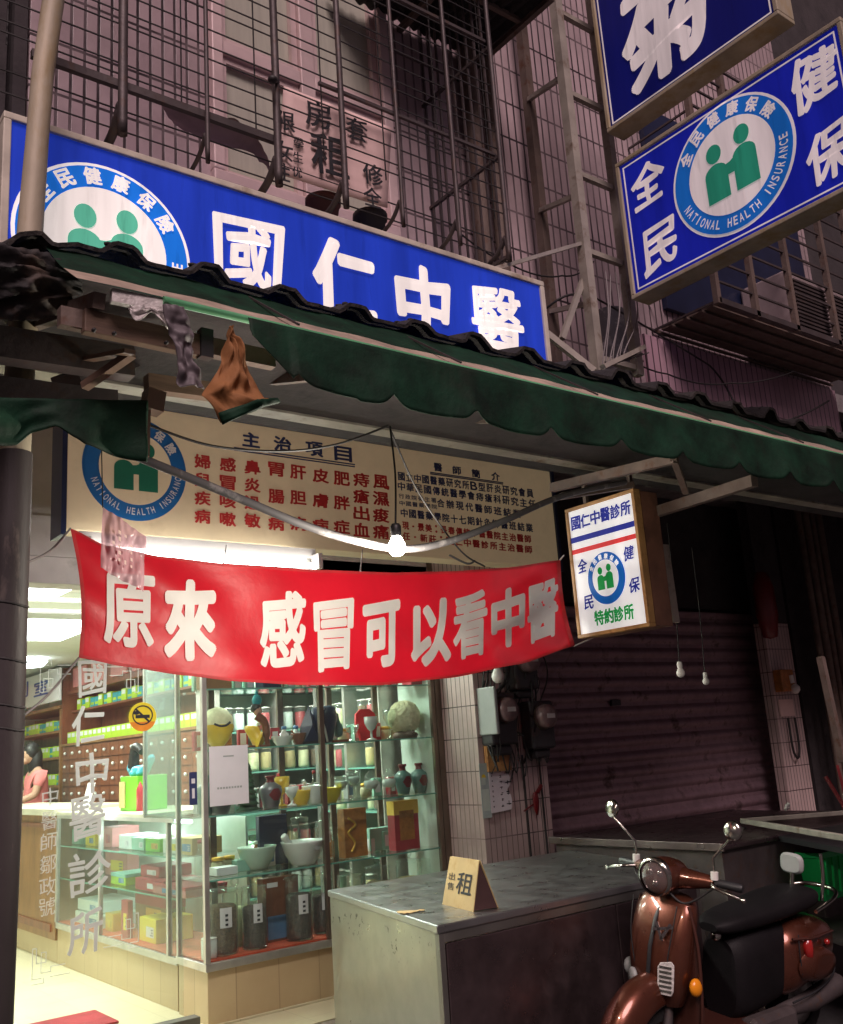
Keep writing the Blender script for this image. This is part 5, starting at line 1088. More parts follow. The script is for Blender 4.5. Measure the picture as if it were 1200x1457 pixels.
b = MB(); b.box((3.698, CYF+.010, ZD), (CR_-.038, CYF+.016, 2.88)); obj('front_pane', b, 'glass', dc)
b = MB(); b.box((CX+.010, CYF+.036, ZD), (CX+.016, CYB-.042, 2.88)); obj('side_pane', b, 'glass', dc)
for z in (ZT, ZA, ZB_, ZC):
    b = MB(); b.box((CX+.02, CYF+.03, z-.010), (CR_-.02, CYB-.03, z)); s = obj('shelf', b, 'glass_green', dc)
    b = MB(); b.box((CX+.02, CYF+.020, z-.010), (CR_-.02, CYF+.029, z)); obj('shelf_edge', b, 'glass_edge', s)
b = MB()
for x in (3.02, 3.56, 3.98, 4.40): b.box((x, CYB-.035, ZD), (x+.045, CYB-.012, 2.9))
obj('rear_post', b, 'alu_bronze', dc)
b = MB(); b.box((CR_-.028, CYF+.04, ZD), (CR_-.02, CYB-.01, 2.9)); obj('end_panel', b, 'mint_glass', dc)
b = MB(); b.box((CX, CYF, 2.901), (CR_, CYB, 2.98)); obj('top_rail', b, 'alu', dc)
area('cabinet_fill', (3.75, 6.10, 2.86), 1.7, .12, 150, (.93, 1, .86), (0, -.12, -1), dc)  # unseen lamp added under the cabinet top to brighten the goods
pb = MB(); pb.box((4.692, 5.985, .05), (4.745, 6.10, 3.2)); tag(obj('door_jamb', pb, 'alu_bronze', at0=(4.72, 6.0, .05)), 'bronze metal jamb between the display cabinet and the tiled pillar', 'door jamb')

# paper and price sticker on the glass (the printed code itself is left out)
n = thing('paper_notice', 'white paper notice taped to the display cabinet glass', 'notice', at(326, 1103, Y=5.985))
NF = Frame(at(326, 1103, Y=5.984), (1, 0, 0), (0, 0, 1)); b = MB(); b.fbox(NF, -.137, -.185, .137, .185, 0, .002, ); obj('paper', b, 'paper', n)
b = MB(); b.fbox(NF, -.04, .115, .035, .124, .0022, .003)
for i in range(9): b.fbox(NF, -.085+i*.02, -.083, -.072+i*.02, -.071, .0022, .003)
obj('small_print', b, 'grey_plastic', n)
n = thing('price_sticker', 'small dark blue upright sticker on the cabinet corner post', 'sticker', at(275, 1122, Y=5.97)); NF = Frame(at(275, 1122, Y=5.978), (1, 0, 0), (0, 0, 1))
b = MB(); b.fbox(NF, -.026, -.10, .026, .10, 0, .002); obj('label', b, 'print_navy', n)
b = MB(); b.fbox(NF, -.012, .03, .012, .06, .002, .003); b.fbox(NF, -.009, -.06, .009, .0, .002, .003); obj('marks', b, 'paper', n)

# ------------------------------------------------------------------ shelf goods
def shelf(px, py, z, Y=6.17): p = at(px, py, Y=Y); return V(p.x, Y, z+.001)
def turn(name, label, cat, loc, prof, m, n=20, group=None, parts=()):
    t = thing(name, label, cat, loc, group); b = MB(); b.lathe(prof, loc, n); obj(parts[0] if parts else 'body', b, m, t); return t
def addp(t, name, prof, m, off=(0, 0, 0), n=18): b = MB(); b.lathe(prof, wloc(t)+Vector(off), n); return obj(name, b, m, t)
def goblet(label, loc, h, m='jar_glass', r=.05, fill=None, group='glass goblets in the display cabinet'):
    t = turn('goblet', label, 'goblet', loc, [(.001, 0), (r*.8, .002), (r*.75, .008), (.01, .018), (.008, h*.38), (r*.55, h*.48), (r*.98, h*.72), (r, h), (r*.93, h), (r*.9, h*.72), (r*.5, h*.52), (.001, h*.47)], m, 20, group, ('cup',))
    if fill: addp(t, 'contents', [(.001, h*.49), (r*.52, h*.53), (r*.85, h*.72), (r*.83, h*.80), (.001, h*.81)], fill)
    return t
def vase(label, loc, h, r, m, neck='red_lacquer', patch=None):
    t = turn('vase', label, 'vase', loc, [(.001, 0), (r*.62, 0), (r*.66, h*.06), (r*.86, h*.3), (r, h*.52), (r*.92, h*.66), (r*.5, h*.76), (r*.36, h*.80)], m, 24, None, ('body',))
    addp(t, 'neck', [(r*.42, h*.77), (r*.36, h*.82), (r*.34, h*.9), (r*.48, h*.94), (r*.44, h), (.001, h)], neck)
    if patch:
        F_ = Frame(loc+V(0, -r*.93, h*.42), (1, 0, 0), (0, -.2, 1)); b = MB()
        b.grid(lambda u, v: loc+V(r*.62*(u-.5)*2*(1-abs(v-.5)*1.2), -math.sqrt(max(1e-6, (r*1.015)**2*(.98-.25*(v-.6)**2)-(r*.62*(u-.5)*2*(1-abs(v-.5)*1.2))**2)), h*(.24+.36*v)), 8, 8); obj('red_label', b, patch, t)
    return t
def jar(label, loc, h, r, fill, m='jar_glass', fh=.8, lid='ring', lab=True, group='glass herb jars'):
    t = turn('glass_jar', label, 'jar', loc, [(.001, 0), (r*.95, 0), (r, .012), (r, h*.88), (r*.9, h*.93), (r*.92, h*.95)], m, 24, group, ('glass',))
    if fill:
        b = MB(); b.lathe([(.001, .008), (r*.9, .01), (r*.93, .03), (r*.93, h*fh*.9), (r*.8, h*fh*.95), (.001, h*fh*.97)], loc, 22); obj('contents', b, fill, t)
    k = addp(t, 'lid', [(r*.98, h*.945), (r*1.02, h*.955), (r*.98, h*.985), (r*.3, h*1.0), (r*.12, h*1.02), (.001, h*1.025)], 'jar_glass' if lid == 'ring' else lid)
    if lid == 'ring':
        b = MB(); c = loc+V(0, 0, h*1.025+.03); b.tube([c+V(.026*math.cos(a), 0, .026*math.sin(a)) for a in [2*math.pi*i/16 for i in range(17)]], .008, 8, False); obj('ring', b, 'jar_glass', k)
    if lab:
        b = MB(); b.grid(lambda u, v: loc+V(r*1.01*math.sin(-.15+(u-.5)*.75), -r*1.01*math.cos(-.15+(u-.5)*.75), h*(.42+.30*v)), 8, 2); lb = obj('label', b, 'paper', t)
        b = MB()
        for i in range(3):
            c = loc+V(r*1.02*math.sin(-.13), -r*1.02*math.cos(-.13)-.001, h*(.47+.07*i)); b.box(tuple(c-V(.010, 0, .008)), tuple(c+V(.010, .001, .006)))
        obj('writing', b, 'print_black', lb)
    return t
def bowl(name, label, cat, loc, r, h, m, pestle=False, mark=False):
    t = turn(name, label, cat, loc, [(.001, 0), (r*.55, 0), (r*.58, h*.08), (r*.85, h*.45), (r*1.0, h*.92), (r*1.03, h), (r*.96, h), (r*.8, h*.5), (r*.5, h*.16), (.001, h*.12)], m, 28, None, ('bowl_body',))
    if pestle:
        b = MB(); p = loc+V(-r*.2, 0, h*.35); q = loc+V(-r*1.12, -r*.2, h*1.32); b.tube([p, p+(q-p)*.8, q-(q-p)*.08, q], [r*.13, r*.13, r*.19, r*.13], 14); obj('pestle', b, m, t)
    if mark:
        b = MB(); b.grid(lambda u, v: loc+V(r*.96*math.sin(.05+u*.4), -r*.96*math.cos(.05+u*.4), h*(.62+.16*v))*1+V(0, -.006, 0), 6, 2); obj('printed_mark', b, 'grey_plastic', t)
    return t
def carton(label, loc, w, d, h, m, rz=0, top=None, stripe=None, group=None, name='box', cat='box'):
    t = thing(name, label, cat, loc, group); c = Vector(loc); Rz = Matrix.Rotation(rz, 3, 'Z')
    b = MB(); b.box(tuple(c-V(w/2, d/2, 0)), tuple(c+V(w/2, d/2, h)), Rz, c); obj('body', b, m, t, min(.003, h*.1))
    if top: b = MB(); b.box(tuple(c+V(-w/2-.002, -d/2-.002, h*.72)), tuple(c+V(w/2+.002, d/2+.002, h+.003)), Rz, c); obj('lid', b, top, t, .002)
    if stripe: b = MB(); b.box(tuple(c+V(-w*.3, -d/2-.0025, h*.2)), tuple(c+V(w*.3, -d/2-.0005, h*.8)), Rz, c); obj('label', b, stripe, t)
    return t
# top shelf A
t = turn('painted_egg', 'large cream and yellow egg ornament with a dark smile on the top shelf', 'ornament', shelf(310, 1060, ZA), [(.001, .02), (.04, .022), (.085, .075), (.108, .14), (.10, .21), (.06, .262), (.001, .28)], 'cream', 24)
addp(t, 'yellow_glaze', [(.042, .021), (.087, .074), (.110, .139), (.108, .16)], 'yellow_gloss'); addp(t, 'stand', [(.001, 0), (.055, 0), (.05, .01), (.04, .024)], 'wood_tan')
b = MB(); L_ = wloc(t); b.tube(cable([L_+V(-.065, -.088, .165), L_+V(-.03, -.104, .150), L_+V(.01, -.107, .152), L_+V(.045, -.095, .172)], 5), .008, 6); obj('smile', b, 'print_black', t)
L_ = shelf(362, 1060, ZA); t = thing('figurine', 'seated robed figurine in orange with a bright blue hat', 'figurine', L_)
skin('robe', [(L_.x-.03, L_.y, L_.z+.06, .062), (L_.x-.02, L_.y, L_.z+.15, .055), (L_.x+.02, L_.y-.02, L_.z+.04, .05), (L_.x+.06, L_.y-.02, L_.z+.03, .035)], [(0, 1), (0, 2), (2, 3)], 'yellow_gloss', t, 1)
b = MB(); b.ball(L_+V(.02, -.02, .245), .034, 12, .9, .9, 1.1); obj('head', b, 'skin', t)
b = MB(); b.ball(L_+V(.015, -.01, .262), .038, 12); obj('hair', b, 'hair', t)
b = MB(); b.ball(L_+V(.02, -.015, .315), .034, 12, 1, 1, 1.2); b.lathe([(.001, .0), (.014, 0), (.01, .02), (.001, .03)], L_+V(.02, -.015, .352), 8); obj('hat', b, 'box_teal', t)
b = MB(); b.tube(cable([L_+V(.0, -.04, .21), L_+V(.05, -.06, .16), L_+V(.075, -.04, .06), L_+V(.085, -.03, .01)], 5), [.03]*5+[.026]*5+[.018]*6, 10); obj('sash', b, 'wood_red', t)
b = MB(); b.box(tuple(L_+V(-.07, -.06, 0)), tuple(L_+V(.09, .06, .014))); obj('stand', b, 'wood_red', t, .004)
bowl('bowl', 'low white bowl on the top shelf right of the orange figurine', 'bowl', shelf(402, 1056, ZA), .075, .065, 'ceramic')
bowl('mortar', 'small dark brown mortar with a thin pestle on the top shelf', 'mortar', shelf(425, 1055, ZA), .055, .08, 'wood_red', True)
carton('low green box beside the orange figurine', shelf(384, 1058, ZA, 6.28), .12, .08, .05, 'jade_dark')
def crystal(label, px, m):
    L_ = shelf(px, 1052, ZA); t = thing('crystal_ornament', label, 'ornament', L_); b = MB()
    b.add([L_+V(*p) for p in ((-.06, -.03, .02), (.06, -.03, .02), (.06, .03, .02), (-.06, .03, .02), (-.075, 0, .12), (0, -.045, .13), (.07, 0, .12), (0, .04, .13), (0, 0, .27))], [(0, 1, 5), (0, 5, 4), (1, 6, 5), (1, 2, 6), (2, 7, 6), (2, 3, 7), (3, 4, 7), (3, 0, 4), (4, 5, 8), (5, 6, 8), (6, 7, 8), (7, 4, 8)]); obj('crystal', b, m, t)
    b = MB(); b.box(tuple(L_+V(-.07, -.04, 0)), tuple(L_+V(.07, .04, .019))); obj('stand', b, 'black_plastic', t); return t
crystal('dark pointed crystal ornament on the top shelf left of the navy vase', 441, 'navy')
L_ = shelf(462, 1051, ZA); t = turn('flat_vase', 'navy flat vase with a white curl on the top shelf', 'vase', L_, [(.001, 0), (.05, 0), (.06, .02), (.10, .18), (.085, .25), (.05, .262), (.001, .262)], 'navy', 20)
b = MB(); b.tube(cable([L_+V(-.05, -.09, .24), L_+V(-.075, -.085, .2), L_+V(-.045, -.085, .09), L_+V(-.02, -.07, .01)], 5), .008, 6); obj('white_curl', b, 'ceramic', t)
L_ = shelf(482, 1051, ZA); t = thing('figurine', 'small pale figurine on a brown base right of the navy vase', 'figurine', L_)
skin('body', [(L_.x, L_.y, L_.z+.03, .035), (L_.x, L_.y, L_.z+.11, .028), (L_.x-.01, L_.y, L_.z+.17, .018), (L_.x-.015, L_.y, L_.z+.21, .022), (L_.x+.04, L_.y, L_.z+.09, .012)], [(0, 1), (1, 2), (2, 3), (1, 4)], 'jade', t, 1)
b = MB(); b.box(tuple(L_+V(-.06, -.04, 0)), tuple(L_+V(.06, .04, .018))); obj('stand', b, 'wood_red', t)
goblet('short glass goblet on the top shelf left of the red plaque', shelf(502, 1050, ZA), .12)
L_ = shelf(524, 1050, ZA, 6.22); t = thing('red_plaque', 'bright red flat gourd shaped plaque on the top shelf', 'plaque', L_)
b = MB(); F_ = Frame(L_, (1, 0, 0), (0, .15, 1)); b.prism(F_, [(-.07, 0), (.07, 0), (.075, .05), (.10, .12), (.085, .20), (.04, .235), (-.04, .235), (-.085, .20), (-.10, .12), (-.075, .05)], -.012, .012); obj('body', b, mat('plaque_red', (.72, .02, .03), .35), t, .004)
goblet('white goblet standing in front of the red plaque', shelf(529, 1050, ZA, 6.12), .17, 'ceramic', .05)
goblet('tall clear goblet on the top shelf left of the cream ball', shelf(556, 1049, ZA), .22)
L_ = shelf(577, 1047, ZA); t = thing('cream_ball', 'big frilly cream ball ornament on a wooden stand at the top right', 'ornament', L_)
b = MB(); c = L_+V(0, 0, .155)
def blob(u, v):
    a, e = 2*math.pi*u, math.pi*(v-.5); d_ = V(math.cos(e)*math.cos(a), math.cos(e)*math.sin(a), math.sin(e)); return c+d_*(.122*(1+.06*noise.noise(d_*5)+.10*abs(noise.noise(d_*13))))
b.grid(blob, 96, 60); obj('ball', b, 'cream', t)
b = MB(); b.lathe([(.001, 0), (.09, 0), (.10, .025), (.08, .045), (.05, .055)], L_, 14); b.ball(L_+V(0, -.10, .04), .016, 8); obj('stand', b, 'wood', t)
# shelf B
vase('tall dark blue vase behind the paper notice', shelf(293, 1155, ZB_), .25, .065, 'jade', 'jade')
vase('dark red brown pot below the paper notice', shelf(314, 1154, ZB_, 6.12), .22, .085, 'vase_grey', 'vase_grey', 'red_lacquer')
L_ = shelf(354, 1150, ZB_); t = thing('pagoda', 'green tiered pagoda ornament beside the paper notice', 'ornament', L_); b = MB()
for i in range(8): r = .085-.008*i; b.lathe([(r*.7, .036*i), (r, .036*i+.004), (r*.72, .036*i+.022), (r*.7, .036*i+.036)], L_, 8)
b.lathe([(.02, .29), (.006, .31), (.001, .36)], L_, 8); obj('tiers', b, 'jade_dark', t)
vase('grey round vase with a red neck and red patch', shelf(386, 1148, ZB_), .215, .078, 'vase_grey', 'red_lacquer', 'red_lacquer')
goblet('yellow flared goblet right of the grey vase', shelf(401, 1145, ZB_, 6.25), .20, 'yellow_gloss', .06)
goblet('white goblet in front of the yellow bowl', shelf(416, 1146, ZB_), .13, 'ceramic', .048)
bowl('bowl', 'yellow glass bowl on the middle shelf', 'bowl', shelf(429, 1144, ZB_), .07, .10, 'yellow_gloss')
bowl('mortar', 'white mortar with a pestle on the middle shelf', 'mortar', shelf(447, 1141, ZB_), .082, .125, 'ceramic', True)
bowl('bowl', 'bright yellow faceted dish behind the cabinet post', 'bowl', shelf(470, 1139, ZB_), .085, .10, 'yellow')
for i, (px, h, lab) in enumerate(((487, .17, 'first'), (505, .20, 'second'))): goblet(('cloudy glass goblet on the middle shelf, ' + ('left one beside the yellow dish' if i == 0 else 'right one before the egg shapes')), shelf(px, 1138, ZB_), h, 'jar_glass', .052, 'box_white')
def eggcup(label, px):
    L_ = shelf(px, 1134, ZB_); t = turn('egg_goblet', label, 'goblet', L_, [(.001, 0), (.035, .002), (.008, .02), (.008, .045), (.04, .065), (.055, .10), (.045, .155), (.001, .20)], 'jar_glass', 20, None, ('cup',)); addp(t, 'contents', [(.001, .06), (.038, .068), (.05, .09), (.048, .12), (.001, .125)], 'box_white')
eggcup('egg shaped clear goblet left of its twin on the middle shelf', 529); eggcup('egg shaped clear goblet touching the left green vase', 555)
vase('green grey vase with a red patch, left one of the pair at the right', shelf(575, 1131, ZB_), .22, .068, 'jade', 'red_lacquer', 'red_lacquer')
vase('green grey vase with a red patch, the rightmost on the middle shelf', shelf(598, 1129, ZB_), .22, .066, 'jade', 'red_lacquer', 'red_lacquer')
# shelf C
bowl('bowl', 'pale mint bowl on the lower shelf left of the big mortar', 'bowl', shelf(366, 1228, ZC, 6.27), .13, .145, 'ceramic_mint')
bowl('mortar', 'large white mortar with its pestle leaning left on the lower shelf', 'mortar', shelf(432, 1226, ZC, 6.15), .148, .155, 'ceramic', True, True)
for i, (px, h) in enumerate(((428, .30), (463, .26))): jar('clear stoppered jar behind the large mortar, ' + ('left one' if i == 0 else 'right one nearer the post'), shelf(px, 1222, ZC, 6.33), h, .062, None, 'jar_glass', .7, 'ring', i == 1)
carton('amber boxed tonic with gold lettering strip on the lower shelf', shelf(503, 1210, ZC), .19, .09, .33, 'amber_box', 0, None, None)
b = MB(); L_ = shelf(497, 1210, ZC); b.tube(cable([L_+V(-.03, -.05, .27), L_+V(.03, -.05, .22), L_+V(-.03, -.05, .17), L_+V(.02, -.05, .10), L_+V(-.01, -.05, .04)], 6), .009, 6); tag(obj('gold_tassel', b, 'gold', at0=tuple(L_+V(0, -.05, .1))), 'curled gold cord in front of the amber boxed tonic', 'tassel')
carton('clear fronted box with a red gourd on the lower shelf at the right', shelf(576, 1204, ZC), .22, .09, .345, 'box_red', 0, 'gold', 'amber_box')
carton('dark box standing at the back of the lower shelf', shelf(388, 1225, ZC, 6.37), .22, .05, .33, 'navy')
carton('dark red carton lying at the back between the amber box and the gourd box', shelf(540, 1208, ZC, 6.36), .2, .06, .16, 'box_mint')
for i, (px, lab) in enumerate(((318, 'white'), (346, 'mint'))): carton('flat %s carton on the lower shelf at the left end' % lab, shelf(px, 1245, ZC, 6.22+.08*i), .15, .12, .05+.02*i, 'box_white' if i == 0 else 'box_mint')
# deck
jar('big jar of brown seeds with a white label, nearest the corner post', shelf(316, 1362, ZD, 6.15), .395, .105, 'herb_brown', fh=.78)
jar('tall slim jar of black herbs left of the dark picture', shelf(363, 1352, ZD, 6.13), .385, .082, 'herb_dark', fh=.70)
jar('jar of dark dried fruit right of the dark picture', shelf(427, 1338, ZD, 6.13), .40, .092, 'herb_dark', fh=.76)
jar('narrow jar of dark roots at the post', shelf(460, 1332, ZD, 6.20), .37, .075, 'herb_dark', fh=.70)
jar('jar of pale roots behind the seed jar', shelf(336, 1345, ZD, 6.32), .36, .085, 'cream', fh=.7, lab=False)
jar('short wide jar of pale slices right of the cabinet post', shelf(500, 1300, ZD, 6.15), .36, .09, 'cream', fh=.75, lab=False)
jar('jar of brown bark right of the pale slices', shelf(540, 1300, ZD, 6.2), .38, .09, 'herb_brown', fh=.75, lab=False)
jar('jar of yellowish chips behind the tent sign', shelf(585, 1290, ZD, 6.15), .40, .095, 'card', fh=.72, lab=False)
jar('last jar of dark slices at the right end of the deck', shelf(612, 1285, ZD, 6.22), .38, .08, 'herb_dark', fh=.7, lab=False)
L_ = shelf(398, 1340, ZD, 6.24); t = thing('picture_box', 'dark brown box with a photograph on it among the jars', 'box', L_)
b = MB(); b.box(tuple(L_+V(-.13, -.03, 0)), tuple(L_+V(.14, .05, .40))); obj('body', b, 'wood_red', t); b = MB(); b.box(tuple(L_+V(-.10, -.033, .015)), tuple(L_+V(.11, -.031, .16))); obj('picture', b, 'box_blue', t); b = MB(); b.box(tuple(L_+V(-.10, -.0335, .34)), tuple(L_+V(-.02, -.031, .37))); obj('white_title', b, 'paper', t)
jar('small white lidded jar at the corner of the deck', shelf(298, 1368, ZD, 6.10), .12, .05, None, 'ceramic', lid='white_plastic', lab=False)

# crowded back rows: small bottles, medicine jars and cartons
kinds = []
for nm, lab, prof, m, cap in (('bottle', 'small white medicine bottle in the crowded back row of the display cabinet', [(.001, 0), (.03, 0), (.032, .01), (.032, .085), (.016, .10), (.016, .115), (.001, .115)], 'ceramic', 'box_blue'), ('bottle', 'small amber medicine bottle in the crowded back row of the display cabinet', [(.001, 0), (.026, 0), (.028, .01), (.028, .10), (.012, .12), (.012, .15), (.001, .15)], 'amber_box', 'white_plastic'), ('bottle', 'clear glass bottle in the crowded back row of the display cabinet', [(.001, 0), (.03, 0), (.033, .01), (.033, .12), (.012, .15), (.012, .20), (.001, .20)], 'jar_glass', 'box_red'), ('bottle', 'cream lidded pot in the crowded back row of the display cabinet', [(.001, 0), (.038, 0), (.045, .02), (.045, .06), (.036, .075), (.001, .078)], 'cream', 'gold')):
    t = thing(nm, lab, 'bottle', (0, 0, 0), lab.split(' in the')[0]+'s in the cabinet'); b = MB(); b.lathe(prof, (0, 0, 0), 14); obj('body', b, m, t); z = prof[-1][1]; r = prof[-2][0]
    b = MB(); b.lathe([(.001, z+.001), (r*1.15, z+.001), (r*1.15, z+.022), (.001, z+.024)], (0, 0, 0), 12); obj('cap', b, cap, t); kinds.append([t, True])
for sc_, col_ in (('cream', 'box_white'), ('red', 'box_red'), ('pale green', 'box_mint')):
    t = carton('small %s medicine carton in the crowded back row of the display cabinet' % sc_, (0, 0, 0), .07, .045, .13, col_, 0, None, 'paper' if col_ != 'box_white' else 'box_blue', 'small %s cartons in the cabinet' % sc_); kinds.append([t, True])
for z in (ZT, ZA, ZB_, ZC):
    x = 2.92
    while x < 4.62:
        k = random.choice(kinds); loc = (x, 6.345+random.uniform(-.025, .03), z+.001)
        if k[1]: k[0].location = loc; k[1] = False
        else: dup(k[0], loc, None, random.uniform(-.3, .3))
        x += random.uniform(.075, .13)
for i, (px, m, wd) in enumerate(((305, 'wood_tan', .2), (382, 'navy', .14), (500, 'box_white', .16), (590, 'box_red', .15))): carton(('brown', 'navy blue', 'white', 'dark red')[i]+' box on the highest glass shelf just under the banner', shelf(px, 975, ZT, 6.16), wd, .12, .12+.03*i, m)
# ================================================================== inside the clinic
cc = thing('glass_counter', 'long glass sales counter with boxes running back into the shop', 'counter', (3.05, 7.7, .06))
KX, KD, Y0, Y1 = 2.80, .55, 6.50, 8.95
b = MB(); b.box((KX+.02, Y0, .061), (KX+KD, Y1, .34)); obj('plinth', b, 'stone_tile', cc)
b = MB(); b.box((KX, Y0-.03, .341), (KX+KD, Y1, .385)); obj('base_rail', b, 'alu', cc)
b = MB(); b.box((KX+.008, Y0, .386), (KX+.014, Y1-.02, 1.235)); obj('front_pane', b, 'glass', cc)
b = MB(); b.box((KX, Y0, 1.236), (KX+KD, Y1, 1.25)); obj('glass_top', b, 'glass_green', cc); b = MB(); b.box((KX-.006, Y0, 1.226), (KX+.003, Y1, 1.252)); obj('top_edge', b, 'alu', cc)
for y in (6.60, 7.9, 8.94): b = MB(); b.box((KX-.002, y, .386), (KX+.028, y+.03, 1.225)); obj('post', b, 'alu', cc)
for z in (1.0, .74):
    b = MB(); b.box((KX+.03, Y0, z-.008), (KX+KD-.1, Y1-.03, z)); s = obj('shelf', b, 'glass_green', cc); b = MB(); b.box((KX+.021, Y0, z-.009), (KX+.029, Y1-.03, z+.001)); obj('shelf_edge', b, 'glass_edge', s)
b = MB(); b.box((KX+KD-.02, Y0, .386), (KX+KD, Y1, 1.22)); obj('back_panel', b, 'mint_glass', cc)
b = MB(); b.tube([V(KX+.30, 6.9, 1.20), V(KX+.30, 8.5, 1.20)], .014, 10); obj('tube', b, 'tube_glow_room', cc)
b = MB(); b.box((KX+.02, Y0, .386), (KX+KD-.03, Y1, .392)); obj('red_lining', b, 'floor_red', cc)
area('counter_light', (KX+.28, 7.7, 1.215), .12, 2.2, 42, (.92, 1, .97), (-.3, 0, -1), cc)
fz = MB(); fz.box((KX+.0, 6.48, 1.27), (KX+.01, 7.0, 2.66)); tag(obj('frosted_panel', fz, 'frosted', at0=(KX, 6.74, 1.27)), 'tall frosted glass panel standing over the near end of the glass counter', 'glass panel')
fz = MB(); fz.box((KX-.005, 7.0, 1.26), (KX+.02, 7.025, 2.7)); tag(obj('panel_post', fz, 'alu', at0=(KX, 7.0, 1.26)), 'slim metal post at the edge of the frosted panel', 'post')
def kbox(label, px, py, X, z, w, d, h, m, **k):
    p = at(px, py, X=X); t = carton(label, (X+d/2, p.y, z+.001), d, w, h, m, **k); x = X-.0012
    pm = random.choice(('paper', 'gold', 'box_red', 'box_blue', 'paper', 'yellow')); pm = 'paper' if pm == m else pm
    y0 = p.y-w*random.uniform(.30, .42); b = MB(); b.box((x, y0, z+h*.22), (x+.001, y0+w*random.uniform(.25, .55), z+h*.66)); lb = obj('label', b, pm, t)
    b = MB()
    for r_ in range(3): b.box((x-.0008, y0+w*.04, z+h*(.30+.11*r_)), (x-.0001, y0+w*random.uniform(.10, .22), z+h*(.34+.11*r_)))
    obj('print', b, 'print_navy' if pm != 'box_blue' else 'paper', lb); return t
kbox('pale blue flat carton at the bottom of the counter, upper of the pair', 125, 1300, 2.92, .49, .50, .3, .085, 'box_white')
kbox('white flat carton at the bottom of the counter, lower of the pair', 125, 1320, 2.90, .392, .62, .33, .09, 'box_white')
kbox('bright yellow box at the bottom of the counter', 210, 1340, 2.90, .392, .30, .28, .16, 'yellow', stripe=None)
kbox('white framed card with a red edge left of the yellow box', 177, 1320, 2.86, .392, .13, .04, .26, 'box_red')
kbox('yellow and white round tin at the far bottom of the counter', 155, 1325, 2.90, .392, .16, .16, .13, 'yellow_gloss')
kbox('wide olive carton behind the yellow box', 215, 1310, 3.08, .392, .62, .14, .26, 'wood_tan', top='box_red')
kbox('dark pink box on the lower counter shelf, upper of the stack', 213, 1250, 2.93, .825, .34, .25, .075, 'box_red')
kbox('dark pink box on the lower counter shelf, under the other', 212, 1265, 2.88, .741, .52, .3, .08, 'box_red')
kbox('flat red box with an orange end on the lower counter shelf', 240, 1268, 2.86, .741, .55, .3, .065, 'box_pink', top='box_red')
kbox('green and cream box far along the lower counter shelf', 168, 1252, 2.9, .741, .3, .28, .08, 'lime', top='box_mint')
kbox('dark carton standing at the back of the lower counter shelf', 165, 1235, 3.12, .741, .5, .1, .19, 'box_pink')
for i, (px, m, w, h, lab) in enumerate(((178, 'box_white', .26, .10, 'white'), (196, 'box_mint', .24, .09, 'mint'), (217, 'lime_green', .26, .09, 'bright green'), (244, 'box_white', .3, .10, 'wide white'), (262, 'card', .26, .11, 'tan'), (150, 'box_pink', .3, .15, 'pink'), (128, 'yellow', .22, .09, 'yellow'), (105, 'box_mint', .34, .12, 'pale green'), (92, 'box_white', .2, .10, 'small white'))):
    kbox('%s packet on the top shelf of the glass counter' % lab, px, 1200, 2.93, 1.001, w, .22, h, m)
bc = thing('wooden_counter', 'brown wooden counter at the back left of the shop', 'counter', (3.1, 10.2, .06))
b = MB(); b.box((2.80, 8.96, .24), (3.4, 11.6, 1.245)); obj('body', b, 'wood_tan', bc); b = MB(); b.box((2.77, 8.96, 1.246), (3.45, 11.6, 1.30)); obj('counter_top', b, 'slab', bc); b = MB(); b.box((2.82, 8.96, .061), (3.4, 11.6, .239)); obj('plinth', b, 'stone_tile', bc)
b = MB(); b.box((2.785, 9.05, .30), (2.799, 11.5, .36)); b.box((2.785, 9.05, 1.14), (2.799, 11.5, 1.18)); obj('moulding', b, 'wood_red', bc)
b = MB(); b.box((2.80, 7.02, 1.252), (3.5, 8.95, 1.275)); tag(obj('counter_slab', b, 'slab', at0=(3.1, 8, 1.252)), 'pale stone slab lying on top of the glass counter', 'counter top')

# medicine drawers along the side wall
DX = 4.2; dY0, dY1 = 8.4, 13.3
md = thing('medicine_cabinet', 'brown wall of small medicine drawers with white knobs', 'drawer cabinet', (4.5, 11, .06))
b = MB(); b.box((DX+.02, dY0, .061), (4.84, dY1, 1.93)); obj('body', b, 'wood_red', md); b = MB(); b.box((DX-.02, dY0-.02, 1.931), (4.84, dY1, 1.96)); obj('top_board', b, 'wood_tan', md)
NC, NR = 17, 5
dm = None
for c_ in range(NC):
    for r_ in range(NR):
        y = dY0+.03+c_*(dY1-dY0-.06)/NC; z = 1.10+r_*.165; wy = (dY1-dY0-.06)/NC-.012
        if dm is None:
            b = MB(); b.box((DX, y, z), (DX+.018, y+wy, z+.152)); dm = obj('drawer', b, 'wood_red', md); k = MB(); k.ball((DX-.016, y+wy/2, z+.076), .020, 8); kn = obj('knob', k, 'ceramic', dm); base = V(0, y, z)
        else:
            d2 = dm.copy(); COL.objects.link(d2); d2.parent = md; d2.location = V(0, y, z)-base+Vector(dm.location); k2 = kn.copy(); COL.objects.link(k2); k2.parent = d2
